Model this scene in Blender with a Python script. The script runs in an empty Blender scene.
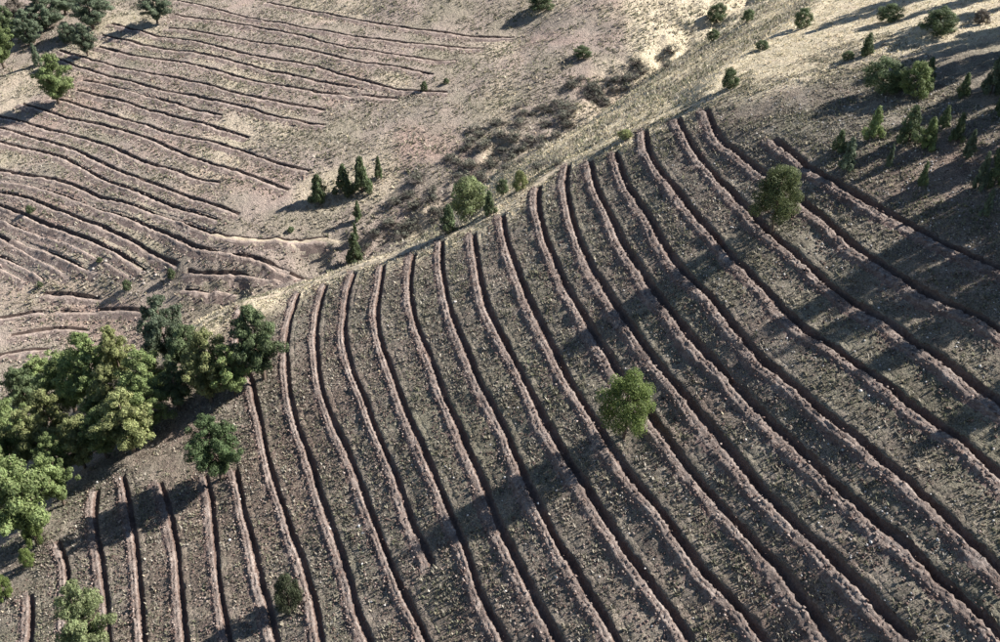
import bpy, math, random
import numpy as np
R = math.radians
scene = bpy.context.scene
# ---------------------------------------------------------------- camera, sky, sun, exposure
cam = bpy.data.cameras.new('camera'); cam_o = bpy.data.objects.new('camera', cam); scene.collection.objects.link(cam_o)
cam.sensor_fit = 'HORIZONTAL'; cam.angle = R(60.0); cam.clip_start = 0.5; cam.clip_end = 2000
cam_o.location = (0, 0, 65); cam_o.rotation_euler = (R(90 - 34), 0, 0)
scene.camera = cam_o
SUN_AZ, SUN_EL = 16.5, 38.8              # azimuth from +X towards +Y
world = bpy.data.worlds.new('World'); scene.world = world; world.use_nodes = True
wn = world.node_tree; wn.nodes.clear()
sky = wn.nodes.new('ShaderNodeTexSky'); sky.sky_type = 'NISHITA'; sky.sun_disc = False
sky.sun_elevation = R(SUN_EL); sky.sun_rotation = R(90 - SUN_AZ)
sky.altitude = 1200; sky.air_density = 1.0; sky.dust_density = 0.6; sky.ozone_density = 1.0
bg = wn.nodes.new('ShaderNodeBackground'); bg.inputs['Strength'].default_value = 0.05
wo = wn.nodes.new('ShaderNodeOutputWorld')
wn.links.new(sky.outputs[0], bg.inputs[0]); wn.links.new(bg.outputs[0], wo.inputs[0])
sl = bpy.data.lights.new('sun', 'SUN'); sl.energy = 5.0; sl.angle = R(0.55); sl.color = (1.0, 0.945, 0.885)
sun_o = bpy.data.objects.new('sun', sl); scene.collection.objects.link(sun_o)
sun_o.rotation_euler = (0, R(90 - SUN_EL), R(SUN_AZ)); sun_o.location = (60, 40, 120)
vs = scene.view_settings; vs.view_transform = 'Standard'; vs.look = 'None'; vs.gamma = 1.0; vs.use_curve_mapping = False
vs.exposure = 1.45
rng = np.random.default_rng(11)
COL = scene.collection
NEAR_TRENCHES = [
[(-43.2,52.3),(-42.0,49.8),(-41.1,47.5),(-40.3,45.3)],
[(-43.0,57.7),(-40.9,55.0),(-39.5,52.2),(-38.3,49.5),(-37.4,47.0),(-36.5,44.6)],
[(-40.9,63.8),(-39.9,60.4),(-38.5,57.2),(-37.0,54.3),(-35.7,51.5),(-34.4,48.9),(-33.3,46.4),(-32.2,44.0)],
[(-38.6,64.6),(-36.7,61.0),(-35.0,57.6),(-33.5,54.4),(-32.2,51.4),(-31.0,48.5),(-29.9,45.8),(-28.9,43.3)],
[(-34.0,62.7),(-32.1,59.4),(-30.6,56.2),(-29.2,53.2),(-28.1,50.3),(-27.0,47.6),(-26.0,45.0),(-25.1,42.6)],
[(-29.2,62.8),(-27.6,59.2),(-26.4,55.8),(-25.3,52.6),(-24.3,49.7),(-23.2,46.9),(-22.1,44.3),(-21.1,41.9)],
[(-26.0,62.3),(-24.6,59.1),(-23.4,56.0),(-22.1,53.2),(-21.0,50.5),(-20.0,47.9),(-18.9,45.6),(-18.0,43.3),(-17.1,41.1)],
[(-31.6,89.3),(-30.8,83.8),(-29.1,78.8),(-27.0,74.3),(-25.4,70.0),(-23.9,66.0),(-22.5,62.3),(-21.1,58.9),(-19.7,55.8),(-18.4,52.8),(-17.0,50.1),(-15.9,47.5),(-14.9,45.0),(-14.1,42.6),(-13.4,40.3)],
[(-24.7,90.9),(-24.6,85.5),(-24.1,80.4),(-23.2,75.6),(-22.1,71.2),(-20.8,67.2),(-19.3,63.7),(-17.8,60.3),(-16.6,57.1),(-15.4,54.2),(-14.2,51.4),(-13.1,48.8),(-12.1,46.3),(-11.3,43.9),(-10.3,41.8),(-9.3,39.7)],
[(-21.2,90.8),(-21.1,85.1),(-20.6,79.7),(-19.6,74.7),(-18.4,70.2),(-16.9,66.2),(-15.3,62.6),(-13.8,59.3),(-12.5,56.1),(-11.3,53.0),(-10.2,50.2),(-9.1,47.6),(-8.0,45.1),(-6.9,42.9),(-5.9,40.8),(-4.9,38.7)],
[(-17.7,91.8),(-17.8,85.9),(-17.4,80.4),(-16.4,75.3),(-15.1,70.8),(-13.5,66.8),(-12.1,63.1),(-10.7,59.6),(-9.4,56.4),(-8.3,53.4),(-7.3,50.5),(-6.2,47.9),(-5.2,45.4)],
[(-14.1,91.2),(-13.9,85.3),(-13.6,79.8),(-12.6,74.9),(-11.2,70.5),(-9.9,66.5),(-8.7,62.8),(-7.4,59.4),(-6.3,56.3),(-5.2,53.3),(-4.2,50.5),(-3.2,47.9),(-2.4,45.4),(-1.7,43.0),(-0.9,40.9),(-0.0,38.9),(0.8,37.0)],
[(-10.4,91.8),(-10.3,85.8),(-9.7,80.3),(-8.7,75.4),(-7.4,71.2),(-6.2,67.2),(-5.1,63.5),(-4.0,60.1),(-3.0,56.9),(-2.0,54.0),(-1.1,51.2),(-0.3,48.6),(0.5,46.1),(1.3,43.8),(2.1,41.7),(2.9,39.7),(3.7,37.8),(4.4,36.0)],
[(-7.0,92.6),(-6.7,86.4),(-6.0,80.9),(-5.1,76.0),(-4.0,71.6),(-2.9,67.6),(-1.9,63.9),(-0.7,60.6),(0.4,57.6),(1.2,54.6),(2.0,51.8),(2.8,49.2),(3.6,46.7),(4.4,44.5),(5.3,42.4),(6.0,40.4),(6.8,38.6),(7.5,36.8),(8.1,35.1)],
[(-3.2,91.4),(-2.7,85.4),(-2.1,80.0),(-1.3,75.1),(-0.2,71.0),(0.9,67.1),(1.9,63.5),(2.9,60.3),(3.8,57.2),(4.7,54.3),(5.6,51.7),(6.6,49.3),(7.4,47.1),(8.3,44.9),(9.0,42.8),(9.8,41.0),(10.6,39.2),(11.4,37.5),(12.1,35.8),(12.7,34.3)],
[(0.2,93.5),(0.7,87.1),(1.6,81.5),(2.5,76.4),(3.4,71.8),(4.4,67.7),(5.4,64.0),(6.3,60.6),(7.2,57.5),(8.1,54.6),(8.9,51.8),(9.8,49.3),(10.7,47.1),(11.7,45.0),(12.5,43.0),(13.3,41.1),(14.1,39.3),(15.0,37.7),(15.8,36.1),(16.5,34.6),(17.2,33.2)],
[(4.9,98.2),(4.5,91.1),(4.9,85.0),(5.7,79.7),(6.5,74.9),(7.4,70.6),(8.4,66.8),(9.4,63.4),(10.3,60.1),(11.1,57.1),(12.1,54.5),(12.8,51.8),(13.6,49.4),(14.5,47.2),(15.4,45.2),(16.3,43.4),(17.1,41.7),(17.8,39.9),(18.5,38.2),(19.1,36.6),(19.7,35.0),(20.2,33.5),(20.7,32.1)],
[(8.7,101.3),(7.9,93.9),(7.9,87.3),(8.4,81.6),(9.1,76.7),(10.0,72.3),(10.9,68.4),(11.8,64.9),(12.7,61.6),(13.7,58.7),(14.6,56.0),(15.4,53.4),(16.2,51.0),(17.0,48.8),(17.8,46.7),(18.5,44.8),(19.3,43.0),(20.0,41.2),(20.7,39.6),(21.5,38.0),(22.1,36.5),(22.8,35.2),(23.4,33.8),(24.0,32.5),(24.6,31.2)],
[(11.0,98.9),(11.0,91.5),(11.6,85.3),(12.2,79.8),(13.0,75.0),(13.8,70.7),(14.7,66.9),(15.6,63.5),(16.5,60.3),(17.5,57.6),(18.5,55.0),(19.3,52.5),(20.1,50.2),(21.0,48.2),(21.9,46.3),(22.6,44.3),(23.3,42.5),(24.1,40.8),(24.8,39.2),(25.6,37.8),(26.2,36.3),(26.8,34.9),(27.5,33.7),(28.1,32.4),(28.6,31.2),(29.1,29.9)],
[(13.8,97.5),(14.0,90.5),(14.6,84.6),(15.4,79.5),(16.0,74.8),(16.7,70.5),(17.6,66.9),(18.6,63.8),(19.4,60.7),(20.2,57.9),(21.0,55.3),(22.0,53.1),(22.9,51.0),(23.7,49.0),(24.6,47.2),(25.5,45.4),(26.2,43.7),(26.9,42.0),(27.5,40.4),(28.2,38.9),(28.7,37.4),(29.3,36.0),(29.8,34.7),(30.3,33.4)],
[(17.6,100.3),(17.1,92.5),(17.8,86.5),(18.6,81.3),(19.5,76.6),(20.4,72.5),(21.2,68.8),(22.1,65.5),(23.0,62.4),(23.8,59.5),(24.7,57.1),(25.9,55.1),(26.8,52.9),(27.7,50.9),(28.5,49.0),(29.3,47.2),(30.2,45.6),(31.0,44.0),(31.6,42.4),(32.2,40.8),(32.7,39.3)],
[(21.1,99.5),(21.1,92.5),(21.7,86.6),(22.4,81.6),(23.3,77.4),(24.0,73.4),(24.8,69.8),(25.8,66.8),(26.7,64.1),(27.5,61.3),(28.5,59.1),(29.6,57.1),(30.5,55.1),(31.2,53.0),(32.0,51.1),(32.7,49.3),(33.4,47.6),(34.2,46.0),(34.9,44.5)],
[(24.0,98.2),(23.9,90.8),(24.8,85.5),(25.8,81.1),(26.9,77.2),(27.9,73.6),(29.0,70.3),(29.8,67.1),(30.5,64.1),(31.6,61.8),(32.6,59.5),(33.5,57.3),(34.5,55.4),(35.5,53.7),(36.3,51.9),(37.1,50.1)],
[(28.0,85.1),(28.9,80.8),(29.7,76.7),(31.0,73.8),(32.2,71.1),(33.4,68.5),(34.5,66.1),(35.6,63.8),(36.6,61.7),(37.6,59.6),(38.5,57.7),(39.5,55.9)]]
FAR_TRENCHES = [
[(-58.4,222.6),(-51.2,217.9),(-44.4,213.4),(-37.7,208.7),(-31.3,204.2),(-25.2,200.8),(-19.3,197.7),(-13.5,195.2),(-7.8,193.2),(-2.2,191.6),(3.3,190.1)],
[(-82.7,228.1),(-74.7,223.1),(-66.9,217.9),(-59.5,212.9),(-52.4,208.8),(-45.6,204.3),(-39.0,200.5),(-32.6,197.3),(-26.5,194.6),(-20.5,192.0),(-14.6,189.9),(-8.9,188.5),(-3.2,187.3)],
[(-80.8,219.0),(-73.4,215.7),(-66.2,212.6),(-59.1,209.0),(-52.0,204.7),(-45.1,200.2),(-38.4,195.2),(-32.1,191.5),(-26.0,188.9),(-20.1,185.9),(-14.3,183.6),(-8.7,182.5)],
[(-80.6,212.4),(-74.0,210.0),(-67.1,206.3),(-60.5,203.0),(-54.0,199.5),(-47.7,196.1),(-41.6,192.8),(-35.5,188.5),(-29.8,185.0),(-24.2,182.6),(-18.7,179.7),(-13.4,176.7)],
[(-96.7,219.1),(-88.1,213.0),(-80.3,208.3),(-73.1,205.1),(-65.8,200.9),(-58.6,196.3),(-51.8,192.2),(-45.3,188.9),(-39.0,185.2),(-32.7,180.4),(-26.7,176.2),(-21.0,173.1),(-15.4,171.0),(-10.0,168.9)],
[(-97.3,213.5),(-88.9,208.2),(-81.1,203.9),(-73.8,200.6),(-66.7,197.2),(-59.4,192.6),(-52.5,188.1),(-45.9,184.2),(-39.4,180.1),(-33.3,176.9),(-27.3,173.9)],
[(-96.7,208.2),(-89.0,203.4),(-81.6,199.3),(-74.9,196.7),(-68.0,192.9),(-61.2,188.5),(-54.7,184.1),(-48.5,180.6),(-42.5,177.6),(-36.7,175.0),(-31.1,173.0),(-25.6,171.4),(-20.2,169.9)],
[(-106.7,209.5),(-98.6,203.9),(-90.9,198.7),(-83.8,194.5),(-77.1,191.1),(-70.6,187.9),(-64.1,184.1),(-57.8,180.1),(-51.7,176.3),(-45.9,173.4),(-40.3,170.8),(-34.8,168.4)],
[(-107.8,207.6),(-99.1,200.2),(-91.2,194.8),(-83.9,190.4),(-76.8,186.2),(-70.1,182.6),(-63.6,179.0),(-57.4,175.5),(-51.2,172.1),(-45.3,168.2),(-39.6,165.4),(-34.1,163.1)],
[(-95.0,192.7),(-88.3,189.8),(-81.6,186.0),(-75.0,182.2),(-68.5,177.9),(-62.3,173.9),(-56.3,170.3)],
[(-95.0,189.2),(-88.0,185.6),(-81.0,181.6),(-74.2,177.3),(-67.6,173.2),(-61.4,169.4),(-55.3,165.8),(-49.4,162.3)],
[(-100.3,187.7),(-93.3,183.9),(-86.4,179.6),(-79.9,175.7),(-73.5,171.9),(-67.2,167.4),(-61.4,164.3),(-55.8,161.5),(-50.2,158.1),(-44.8,154.2),(-39.5,150.4),(-34.6,148.2)],
[(-106.9,187.0),(-99.6,182.8),(-92.4,178.4),(-85.8,175.3),(-79.2,171.8),(-72.6,167.2),(-66.2,162.4),(-60.0,157.9),(-54.2,154.0),(-48.7,150.7),(-43.3,147.0),(-38.1,143.6)],
[(-116.7,186.1),(-109.4,182.4),(-102.3,178.8),(-95.3,175.0),(-88.6,171.7),(-81.9,167.6),(-75.2,162.5),(-68.9,157.9),(-63.0,154.5),(-57.2,150.6),(-51.8,148.1)],
[(-114.7,181.2),(-107.5,177.6),(-100.6,174.1),(-93.9,170.6),(-87.2,166.7),(-80.5,161.4),(-74.0,156.5),(-67.9,152.2),(-62.1,148.3),(-56.6,144.9),(-51.3,141.2),(-46.1,138.0)],
[(-111.8,174.8),(-105.0,172.0),(-98.4,169.2),(-91.8,166.1),(-84.9,161.5),(-78.1,155.8),(-71.8,151.3),(-65.8,147.4),(-60.0,143.5),(-54.5,140.1),(-49.1,136.7)],
[(-107.2,164.7),(-100.7,162.2),(-94.5,159.8),(-88.3,157.5),(-82.0,154.0),(-75.6,149.5),(-69.7,146.2),(-64.0,143.0),(-58.4,139.7),(-53.0,136.1),(-47.8,133.4),(-43.1,132.5),(-38.5,132.2),(-34.0,132.1),(-29.4,132.1)],
[(-105.9,161.3),(-99.7,159.4),(-93.5,157.2),(-87.2,154.2),(-80.8,150.3),(-74.5,146.1),(-68.6,142.6),(-62.9,138.9),(-57.4,135.4),(-52.1,132.0),(-47.2,130.8),(-42.4,129.2),(-37.6,127.2),(-32.9,125.9),(-28.4,125.1)],
[(-104.8,158.5),(-98.4,156.1),(-92.0,153.3),(-85.3,149.2),(-78.9,145.0),(-72.8,141.1),(-66.9,137.3),(-61.1,133.3),(-55.7,130.0)],
[(-103.9,156.5),(-97.2,152.6),(-90.7,148.7),(-84.4,144.6),(-78.3,140.8),(-72.5,137.3),(-66.9,133.7),(-61.5,130.6)],
[(-102.7,153.4),(-96.4,149.5),(-90.4,145.7),(-84.6,142.4),(-79.0,139.1),(-73.6,135.6),(-68.4,132.4),(-63.4,129.7)],
[(-91.1,143.7),(-85.5,140.1),(-80.2,136.7),(-75.1,133.4),(-70.4,131.6)],
[(-101.4,149.7),(-94.5,144.7),(-87.9,140.1),(-81.7,135.7),(-75.7,131.7)],
[(-98.3,141.9),(-92.5,139.6),(-86.6,136.5),(-80.5,131.8)],
[(-97.7,140.1),(-91.0,137.0),(-84.2,132.6)]]
VALLEY_POINTS = [(-73.2,111.8,-21.0),(-63.2,116.7,-19.5),(-50.8,123.5,-14.0),(-33.8,125.9,-10.5),(-25.5,128.3,-8.0),(-11.9,131.6,-4.0),(0.0,144.9,4.0),(10.6,145.7,6.5),(18.2,152.3,9.0),(26.5,161.7,12.0),(39.0,170.6,16.0),(48.2,179.2,19.5),(61.8,187.1,23.5),(-87.0,103.0,-23.0),(-96.8,123.2,-20.0),(-80.9,118.8,-20.0),(-74.3,124.1,-18.5),(-70.3,128.2,-17.0),(-57.4,128.3,-14.0),(-41.7,122.7,-11.5),(21.5,193.4,18.0),(0.0,203.6,15.5),(-23.4,209.8,14.0),(30.7,181.2,17.0),(11.9,170.9,12.0),(-7.7,160.8,5.5),(-18.7,153.2,2.5),(-21.7,144.2,-1.5),(-35.4,138.2,-4.5),(-14.1,139.0,-1.0),(-24.2,133.5,-5.0),(-159.8,206.9,-9.0),(-201.8,283.8,5.0),(-129.9,151.4,-20.0),(15.3,235.7,20.0),(-67.9,251.4,17.0),(-152.8,282.8,11.0),(5.0,98.8,18.9),(5.4,114.1,14.4),(5.8,129.5,9.9),(8.7,101.6,20.4),(9.3,116.2,15.8),(10.0,130.7,11.2),(12.2,99.5,22.7),(14.2,117.0,18.2),(16.2,134.4,13.6),(17.7,100.7,25.3),(20.6,120.8,20.9),(23.5,141.0,16.5),(21.1,99.9,27.0),(24.9,121.6,22.7),(28.7,143.3,18.4),(24.1,98.5,28.7),(29.0,122.3,24.5),(33.9,146.1,20.3),(31.0,110.0,30.3),(36.7,132.8,26.7),(42.4,155.7,23.2),(42.0,122.0,32.0),(48.5,143.5,29.2),(55.0,164.9,26.4),(60.0,145.0,35.7),(70.6,167.8,33.8),(81.1,190.5,31.9)]
CREST = [(-75.0,15.0),(-58.0,38.0),(-50.6,52.4),(-46.2,56.6),(-43.6,60.3),(-41.1,64.7),(-37.6,67.5),(-35.4,72.0),(-35.8,78.8),(-36.1,85.8),(-31.7,89.6),(-24.8,91.4),(-17.8,92.4),(-10.5,92.4),(-3.2,92.2),(0.2,94.2),(5.0,98.8),(8.7,101.7),(11.1,99.7),(13.9,98.2),(17.7,100.7),(21.1,99.9),(24.1,98.5),(31.0,110.0),(42.0,122.0),(60.0,145.0),(100.0,195.0),(160.0,280.0)]
BANK = [0.50,0.50,0.50,0.50,0.54,0.58,0.62,0.67,0.71,0.75,0.77,0.79,0.81,0.83,0.85,0.85,0.85,0.85,0.85,0.85,0.85,0.85,0.85,0.85,0.85,0.85,0.85,0.85]
PLANTS = [
('rpine',10.0,52.6,6.93,4.68,'y','round bright green pine standing alone amid the trenches at mid slope'),
('rpine',24.9,70.4,6.82,4.77,'m','olive green round pine with short trunk near the upper trenches'),
('pine',-26.9,60.9,7.74,6.72,'e','dense dark green bushy pine apart from the wood, at trench heads'),
('pine',-33.5,44.0,8.99,5.59,'p','pale green young pine cut off by the bottom edge'),
('bush',-17.1,45.3,4.12,2.44,'k','small dark bush beside a trench near the bottom of the slope'),
('bush',-44.6,57.2,5.03,2.12,'y','small yellow green shrub on the crest below the wood'),
('bush',-44.4,54.9,2.48,1.51,'y','tiny shrub on the crest just above the leftmost trench'),
('bush',-45.5,51.9,3.37,1.84,'y','low yellowish shrub at the left edge near the bottom'),
('pine',-25.4,73.9,9.54,7.25,'d','dark green pine at the right end of the wood, over a trench'),
('pine',-30.9,72.1,8.92,7.20,'o','olive pine second from the right end of the wood'),
('pine',-37.7,79.4,9.94,6.69,'b','tall bluish dark pine at the back of the wood'),
('pine',-38.4,74.5,7.50,7.20,'g','green pine in the middle of the wood in front of the bluish one'),
('pine',-49.2,82.7,9.97,8.81,'g','tall green pine with sunlit crown in the middle of the wood'),
('pine',-38.2,67.2,8.17,7.71,'o','broad low pine at the front edge of the wood'),
('pine',-54.3,85.3,9.59,8.59,'g','dark pine behind the front row, left half of the wood'),
('pine',-72.1,102.8,8.95,7.59,'d','dark pine at the back left corner of the wood'),
('pine',-66.2,86.7,9.55,8.13,'g','green pine on the left picture edge, behind the nearest pine'),
('pine',-45.3,58.3,11.52,9.18,'g','largest nearest pine of the wood in the lower left'),
('pine',-45.9,66.0,6.76,4.48,'g','small slender pine right of the nearest pine'),
('pine',-55.4,66.5,9.00,7.33,'g','pine cut by the left picture edge below the wood'),
('pine',-53.1,78.0,9.01,7.83,'o','shaded pine in the hollow middle of the wood'),
('pine',-45.5,82.6,8.12,5.69,'o','thin crowned pine with bare trunk showing at the back of the wood'),
('pine',-44.8,73.5,5.98,5.56,'g','low pine tucked between larger pines in the wood'),
('pine',-34.5,72.0,5.96,4.83,'d','small shaded pine under the olive pine of the wood'),
('pine',-56.6,74.3,9.36,7.13,'g','pine squeezed behind the nearest pine at the left of the wood'),
('pine',-43.6,75.0,8.11,6.87,'o','olive pine in the second row, centre of the wood'),
('pine',-34.2,76.8,7.33,5.52,'d','dark narrow pine between the bluish pine and the right end pine'),
('pine',-28.2,72.3,7.04,5.51,'g','green pine close beside the right end pine of the wood'),
('pine',-36.9,69.6,7.11,6.18,'g','green pine behind the broad low pine at the front edge'),
('pine',-44.0,67.5,6.91,5.47,'o','low olive pine above the shaded hollow at the wood front'),
('pine',-71.7,107.3,7.72,8.17,'g','pine at the back left of the wood, next to the corner pine'),
('pine',-43.8,61.9,7.16,4.73,'g','pine at the right foot of the nearest pine, on the crest'),
('pine',-41.3,67.6,6.77,5.43,'g','pine at the front edge between the broad low pine and hollow'),
('pine',-52.8,74.1,8.62,7.04,'o','olive pine filling the middle left of the wood'),
('pine',-83.1,214.9,7.37,9.80,'b','lone pine at the top edge casting a long shadow over trenches'),
('pine',-100.1,217.1,9.54,12.15,'b','bluish green pine right of the top left grove'),
('pine',-114.3,221.8,8.83,11.28,'b','dark pine at the top of the top left grove'),
('pine',-123.9,228.2,6.23,8.67,'w','brownish grey thin crowned tree in the top left grove'),
('pine',-118.3,205.1,12.19,9.62,'g','green pine at the left edge of the top left grove'),
('bush',-104.8,212.6,5.28,5.35,'b','round small tree in the middle of the top left grove'),
('pine',-96.9,203.7,7.60,6.85,'b','slender pine at the lower right of the top left grove'),
('pine',-97.0,184.7,11.00,10.35,'g','full green pine below the top left grove, above long shadow'),
('juniper',-109.0,203.1,5.65,2.83,'b','small bluish conifer in the clearing of the top left grove'),
('pine',-120.0,197.5,12.44,10.42,'g','pine half outside the left edge below the grove'),
('pine',-115.5,214.3,8.81,8.26,'b','pine in the thick of the top left grove, over its shaded floor'),
('pine',-121.5,217.3,9.38,7.81,'d','dark pine at the left edge of the top left grove, upper one'),
('pine',-111.4,228.0,8.04,9.77,'b','pine at the top edge between the two dark grove pines'),
('juniper',-32.3,140.2,5.80,4.65,'d','left conifer of the dark row beside the gully'),
('juniper',-27.8,141.4,6.20,4.66,'d','middle conifer of the dark row beside the gully'),
('juniper',-24.7,141.7,7.10,5.02,'d','tallest conifer of the dark row beside the gully'),
('juniper',-21.9,144.6,4.50,1.99,'d','slim conifer at the right end of the dark row'),
('juniper',-24.8,135.3,3.90,2.10,'d','small cone shaped juniper below the dark row'),
('juniper',-24.6,127.9,6.20,4.09,'d','juniper just behind the crest with a shadow to its left'),
('juniper',-24.8,131.3,3.90,1.55,'d','slim juniper tip behind the crest juniper'),
('bush',-4.3,110.6,6.73,6.27,'p','light green broad tree in the gully behind the crest'),
('juniper',-6.2,93.3,4.05,3.04,'d','dark cone shaped juniper at the crest left of light green tree'),
('juniper',-1.3,94.3,3.20,2.18,'d','dark juniper at the foot of the light green tree'),
('bush',2.5,98.6,2.80,2.12,'o','olive rounded bush at the upper end of the gully thicket'),
('bush',0.4,104.4,2.48,1.85,'d','dark bush between light green tree and olive bush'),
('bush',15.2,99.6,1.24,2.06,'o','flat olive bush on the footpath edge above the trench heads'),
('bush',16.4,171.3,2.38,3.96,'d','dark pointed bush on the open slope right of the far trenches'),
('bush',9.1,197.5,3.72,6.20,'d','dark bush at the top edge above the open slope'),
('bush',44.0,180.2,4.00,4.48,'d','round dark bush at the top of the gully'),
('bush',43.4,154.9,2.36,2.45,'d','small bush at the top right of the gully'),
('bush',38.3,157.1,2.29,2.52,'d','small round bush below the round dark bush of the gully top'),
('bush',34.0,112.9,1.32,2.21,'d','low black looking bush on the pale grass'),
('bush',27.2,101.0,2.67,2.26,'d','dark upright bush on the pale grass above the trenches'),
('bush',40.8,119.5,2.94,2.71,'d','tall dark bush at the top beside a broad shadow'),
('bush',47.7,108.8,2.40,3.39,'d','grey green round bush at the top right'),
('bush',48.9,98.2,3.18,4.38,'d','biggest ball shaped dark bush at the top right'),
('juniper',41.1,97.3,2.70,1.94,'d','pointed dark juniper on the open ground at the upper right'),
('bush',54.0,99.5,1.75,2.07,'w','brownish bush near the top right corner'),
('bush',-15.3,171.0,2.13,1.62,'d','tiny bush at a trench end on the slope opposite'),
('bush',-10.9,172.3,1.31,1.42,'d','tiny dark bush beyond the trench ends of the slope opposite'),
('bush',-89.9,149.0,1.73,1.72,'d','tiny bush among the left trenches of the slope opposite'),
('bush',-81.4,130.6,1.33,1.06,'d','tiny bush below the last left trenches in the valley'),
('bush',-64.7,127.9,2.16,1.74,'d','low bush between rocks on the valley floor'),
('bush',-56.7,128.3,2.19,1.56,'d','low dark bush on the valley floor right of the rocks'),
('bush',-70.9,133.1,1.06,1.24,'d','tiny bush beside a trench end in the valley'),
('bush',-36.4,133.9,1.18,1.39,'d','tiny bush above the pale track in the valley'),
('bush',39.4,87.3,3.66,4.51,'d','broad dark green young pine left in the upper right cluster'),
('bush',41.4,84.6,3.73,3.69,'g','bright green young pine in the middle of the upper right cluster'),
('juniper',43.4,86.6,2.93,1.87,'d','upright young pine right in the upper right cluster'),
('juniper',40.5,86.6,2.87,1.29,'b','thin bluish young pine between the two broad ones'),
('juniper',47.2,81.3,3.91,2.66,'b','bluish young pine at the right edge, upper one'),
('juniper',35.5,78.2,3.33,2.41,'g','young pine left in the row of four above the top trench'),
('juniper',38.0,76.3,3.79,2.79,'d','tallest young pine in the row of four above the top trench'),
('juniper',39.1,74.7,3.10,2.32,'g','young pine third in the row of four above the top trench'),
('juniper',41.6,74.7,2.87,1.68,'d','slim young pine right in the row of four above the top trench'),
('juniper',32.3,74.9,3.22,2.15,'b','bluish young pine closest to the top trench'),
('juniper',32.4,77.9,2.24,1.76,'d','small dark young pine behind the one closest to the top trench'),
('juniper',35.5,73.5,2.36,0.95,'b','very thin bluish sapling below the row of four'),
('juniper',40.8,67.6,3.56,1.57,'b','bluish young pine at the right edge, lower left one'),
('juniper',42.0,67.6,3.79,1.96,'d','dark young pine at the right edge, lower right one'),
('juniper',41.5,77.4,2.24,1.40,'d','slim dark sapling above the right end of the row of four'),
('juniper',41.5,71.9,2.82,1.53,'b','bluish sapling below the slim right one of the row of four'),
('juniper',37.1,69.9,2.42,1.21,'d','thin dark sapling alone in the streaked shade below the row'),
('juniper',46.3,77.0,3.51,2.13,'d','dark young pine at the right edge under the upper bluish one'),
('juniper',45.1,82.3,2.53,1.57,'d','dark sapling right of the upper right cluster'),
('juniper',40.0,64.1,2.64,1.14,'b','bluish sapling at the right edge below the lower pair'),
('bush',39.3,97.6,1.19,1.56,'d','low dark bush left of the pointed juniper'),
('juniper',44.0,70.4,3.68,2.20,'d','young pine cut by the right edge above the lower pair'),
]
VALLEY_TRENCHES = [
([(-80.9,129.2),(-76.0,128.7),(-69.5,127.7)],'short dark trench on the valley floor, upper of the pair left of the wood'),
([(-77.1,126.0),(-73.9,125.8),(-68.0,125.5),(-58.8,123.2)],'short dark trench on the valley floor, lower of the pair, ending at the wood'),
([(-89.2,124.2),(-86.8,124.9),(-82.6,125.4),(-78.7,125.7)],'faint arc shaped trench at the left edge of the valley floor, upper one'),
([(-84.0,121.0),(-79.9,121.9),(-75.5,122.5),(-70.1,122.0)],'arc shaped trench behind the wood on the valley floor, middle one'),
([(-85.3,116.0),(-83.6,117.0),(-80.6,117.8),(-75.3,118.2)],'arc shaped trench behind the wood on the valley floor, lowest one'),
([(-54.8,128.9),(-50.0,127.7),(-45.6,127.2),(-40.8,126.4),(-35.9,125.7)],'trench in the valley ending at the crest, below the pale track'),
([(-54.8,126.3),(-51.1,125.3),(-49.0,125.3),(-46.7,125.1),(-44.6,124.7)],'trench in the valley closest to the crest above the wood')]
PATHS = [
([(-38.0,86.6),(-34.8,87.9),(-31.5,89.8),(-27.8,90.7),(-24.9,91.7),(-21.3,91.9),(-17.8,92.3),(-14.1,92.0),(-10.5,92.4),(-7.0,93.0),(-3.2,92.7),(-0.6,93.8)],0.7,'narrow pale footpath along the crest above the left trench heads'),
([(2.5,96.6),(5.0,99.0),(6.9,100.2),(8.7,101.9),(11.5,101.3),(14.0,99.2),(17.9,102.5),(20.1,103.0),(21.8,101.4),(24.4,100.1),(26.2,99.7),(28.9,100.4)],0.9,'pale footpath along the crest above the right trench heads'),
([(-52.8,135.1),(-49.4,133.2),(-43.3,131.9),(-36.3,131.5),(-30.2,131.5),(-26.7,131.4)],1.0,'pale track on the valley floor beyond the crest')]
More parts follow.
